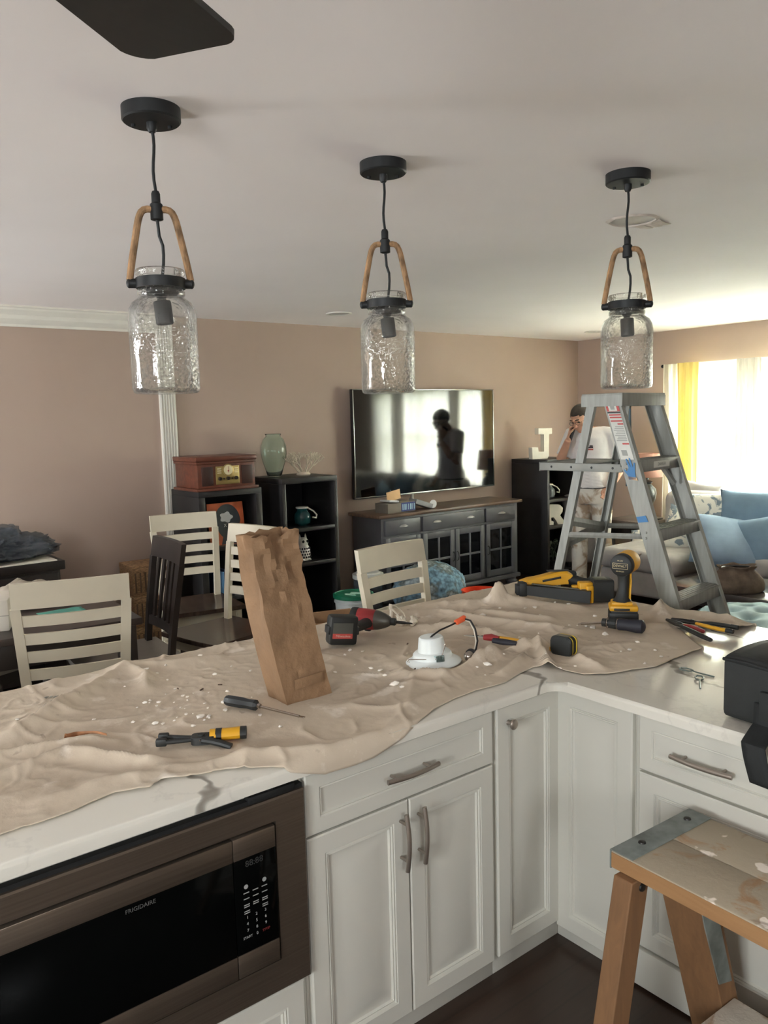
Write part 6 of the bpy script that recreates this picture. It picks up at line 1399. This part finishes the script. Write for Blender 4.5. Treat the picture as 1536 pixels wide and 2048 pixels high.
# right hand closed on the phone beside the cheek
PH = HT @ V((.090, .030, -.045)); hd = (PH-WR).normalized()
palm = WR+hd*.05
body.tube([WR, WR+hd*.035, WR+hd*.085], [(.026, .022), (.040, .018), (.042, .017)], 14, side=(0, 1, 0))
sx1 = V((0, 1, 0)); sx1 = (sx1-hd*sx1.dot(hd)).normalized(); nx1 = hd.cross(sx1)
if nx1.x > 0: nx1 = -nx1
for k, (o_, L_) in enumerate(((.034, .070), (.012, .078), (-.011, .072), (-.032, .056))):
    b_ = WR+hd*.083+sx1*o_-nx1*.004; k1 = b_+hd*L_*.45-nx1*.004; k2 = k1+(hd*.5+nx1*.8).normalized()*L_*.38; k3 = k2+(nx1*.95-hd*.15).normalized()*L_*.28
    body.tube([b_-hd*.02, b_, k1, k2, k3], [.0095, .0095, .0088, .0080, .0070], 10)
tb = WR+hd*.035+sx1*.034; body.tube([tb-sx1*.012, tb+sx1*.014+hd*.016+nx1*.010, tb+sx1*.012+hd*.048+nx1*.026, tb+sx1*.006+hd*.070+nx1*.032], [.012, .0115, .010, .008], 10)
# left hand by the pocket, fingers half curled
hd2 = V((.25, .55, -.80)).normalized(); s2 = V((1, 0, .3)); s2 = (s2-hd2*s2.dot(hd2)).normalized(); n2 = hd2.cross(s2)
body.tube([WL, WL+hd2*.035, WL+hd2*.085], [(.026, .022), (.038, .018), (.040, .017)], 14, side=s2)
for o_, L_ in ((.033, .070), (.011, .078), (-.011, .072), (-.032, .056)):
    b_ = WL+hd2*.083+s2*o_; k1 = b_+hd2*L_*.45; k2 = k1+(hd2*.8-n2*.5).normalized()*L_*.35; k3 = k2+(hd2*.4-n2*.8).normalized()*L_*.25
    body.tube([b_-hd2*.02, b_, k1, k2, k3], [.0095, .0095, .0088, .0080, .0070], 10)
tb = WL+hd2*.03+s2*.034; body.tube([tb-s2*.01, tb+s2*.016+hd2*.02, tb+s2*.018+hd2*.05, tb+s2*.012+hd2*.07], [.012, .0115, .010, .008], 10)
man = body.obj('person', SKIN, None, sharp=180); rm = man.modifiers.new('one_skin', 'REMESH'); rm.mode = 'VOXEL'; rm.voxel_size = .0065; rm.use_smooth_shade = True
s_ = man.modifiers.new('soften', 'SMOOTH'); s_.iterations = 3; s_.factor = .4
man.location = MAN; man.rotation_euler = (0, 0, atan2(Fd.y, Fd.x)-pi/2); man.scale = (1.07,)*3
tag(man, 'man in white t-shirt and stained painter trousers, head bowed, holding a phone', 'person')
def remesh(o, v=.010, it=4):
    a = o.modifiers.new('cloth', 'REMESH'); a.mode = 'VOXEL'; a.voxel_size = v; a.use_smooth_shade = True
    b = o.modifiers.new('soften', 'SMOOTH'); b.iterations = it; b.factor = .5; return o
# t-shirt
m = MB(); m.tube([(0, -.008, .955), (0, -.005, 1.02), (0, .0, 1.12), (0, .0, 1.28), (.005, .0, 1.40), (.01, -.005, 1.475), (.014, -.004, 1.500)], [(.180, .135), (.176, .130), (.168, .124), (.184, .130), (.192, .126), (.150, .100), (.088, .072)], 28, side=(1, 0, 0))
m.tube([SR_+V((-.08, 0, .01)), SR_+V((.0, 0, .01)), SR_.lerp(EL, .35), SR_.lerp(EL, .66)], [.078, .080, .078, .078], 18); m.tube([SL_+V((.08, 0, .01)), SL_+V((0, 0, .01)), SL_.lerp(EL2, .35), SL_.lerp(EL2, .66)], [.078, .080, .078, .078], 18)
for k in range(7):
    z = .98+.03*k; m.tube([(-.15+.01*k, .10, z-.02), (-.03, .126, z), (.10, .118, z+.03)], [.008, .012, .006], 8)
remesh(m.obj('t_shirt', TEE, man, sharp=180))
LOGO = P('logo_dark', (58, 48, 50), .7); LOGR = P('logo_red', (190, 104, 92), .7)
fr = frame((-.01, .1375, 1.32), (-1, 0, 0), (0, .0, 1))
m = MB(); m.box((0, 0, 0), (.085, .012, .006), .002, fr @ Matrix.Translation((0, .006, 0))); m.box((.025, .013, 0), (.03, .012, .006), .002, fr @ Matrix.Translation((0, .006, 0))); m.obj('shirt_logo', LOGO, man)
m = MB(); m.box((0, -.012, 0), (.088, .014, .006), .002, fr); m.obj('shirt_logo', LOGR, man)
# trousers, belt, shoes
m = MB(); m.tube([(0, -.008, .80), (0, -.008, .88), (0, -.008, .97)], [(.155, .13), (.172, .130), (.163, .120)], 24, side=(1, 0, 0))
for s, fx, fy_ in ((1, .105, .03), (-1, -.125, -.02)):
    m.tube([(s*.085, -.005, .90), (s*.098, .0, .75), (s*.108, .012, .52), (fx, fy_-.012, .32), (fx, fy_-.01, .12), (fx, fy_-.005, .045)], [.098, .098, .078, .074, .070, .074], 18)
    m.tube([(s*.06, .085, .50), (s*.105, .092, .46), (s*.15, .07, .47)], .010, 8); m.tube([(fx-.06, fy_+.04, .13), (fx, fy_+.062, .11), (fx+.06, fy_+.04, .13)], .012, 8)
    m.tube([(s*.13, .085, .80), (s*.15, .075, .70), (s*.16, .05, .66)], .012, 8)
remesh(m.obj('trousers', TRO, man, sharp=180))
m = MB(); m.tube([(0, -.008, .945), (0, -.008, .985)], [(.176, .132), (.174, .130)], 28, side=(1, 0, 0)); m.obj('belt', P('belt_dark', (44, 42, 44), .6), man)
for s, fx, fy_ in ((1, .105, .03), (-1, -.125, -.02)):
    m = MB(); m.tube([(fx, fy_-.085, .045), (fx, fy_-.03, .05), (fx, fy_+.06, .045), (fx+.006*s, fy_+.15, .034), (fx+.006*s, fy_+.185, .03)], [(.034, .04), (.042, .048), (.046, .042), (.044, .032), (.026, .022)], 16, side=(1, 0, 0)); sh = m.obj('shoe', SHOE, man, sharp=60)
    m = MB(); m.prism([(fx+a*1.08, fy_+b) for a, b in ((-.034, -.10), (.034, -.10), (.046, 0), (.048, .12), (.03, .20), (-.03, .20), (-.048, .12), (-.046, 0))], .0, .018, None, .004); m.obj('sole', P('sole_pale', (190, 188, 182), .7), sh)
# hair, brows, glasses
m = MB(); m.ball((0, -.020, .040), .1, (.80, 1.0, .90), 28, HT)
for v in list(m.b.verts):
    q = HT.inverted() @ v.co
    if q.z < .032+.45*max(-.10, q.y-.01) and q.y > -.03 or q.z < -.055: m.b.verts.remove(v)
m.obj('hair', HAIR, man, sharp=180, solid=.008)
for s in (-1, 1):
    m = MB(); m.tube([(s*.016, .0945, .038), (s*.034, .0915, .043), (s*.052, .080, .037)], .005, 6, M=HT); m.obj('eyebrow', HAIR, man)
    m = MB(); m.ball((s*.033, .079, .012), .0125, (1.1, .6, .7), 12, HT); m.obj('eye', P('eye_dark', (40, 34, 30), .2), man)
m = MB()
for s in (-1, 1):
    m.tube([HT @ V((s*.034+.022*cos(a), .100, .010+.016*sin(a))) for a in [2*pi*k/16 for k in range(17)]], .0016, 6); m.tube([HT @ V((s*.056, .099, .014)), HT @ V((s*.077, .05, .014)), HT @ V((s*.079, -.01, .010))], .0016, 6)
m.tube([HT @ V((-.012, .102, .013)), HT @ V((.012, .102, .013))], .0016, 6); m.obj('glasses', P('glasses_frame', (70, 66, 62), .3, .5), man)
# the phone is held: a thing of its own
WM = Matrix.Translation(MAN) @ Matrix.Rotation(atan2(Fd.y, Fd.x)-pi/2, 4, 'Z') @ Matrix.Scale(1.07, 4)
pc = WM @ (WR+hd*.085+nx1*.018); px_ = (WM.to_3x3() @ hd).normalized(); py_ = (WM.to_3x3() @ sx1).normalized()
m = MB(); m.prism(rrect(.150, .074, .010), -.0045, .0045, None, .002); ph = m.obj('phone', P('phone_black', (22, 24, 26), .25), None); ph.matrix_world = frame(pc, px_, py_); tag(ph, "black phone held to the man's ear", 'phone')
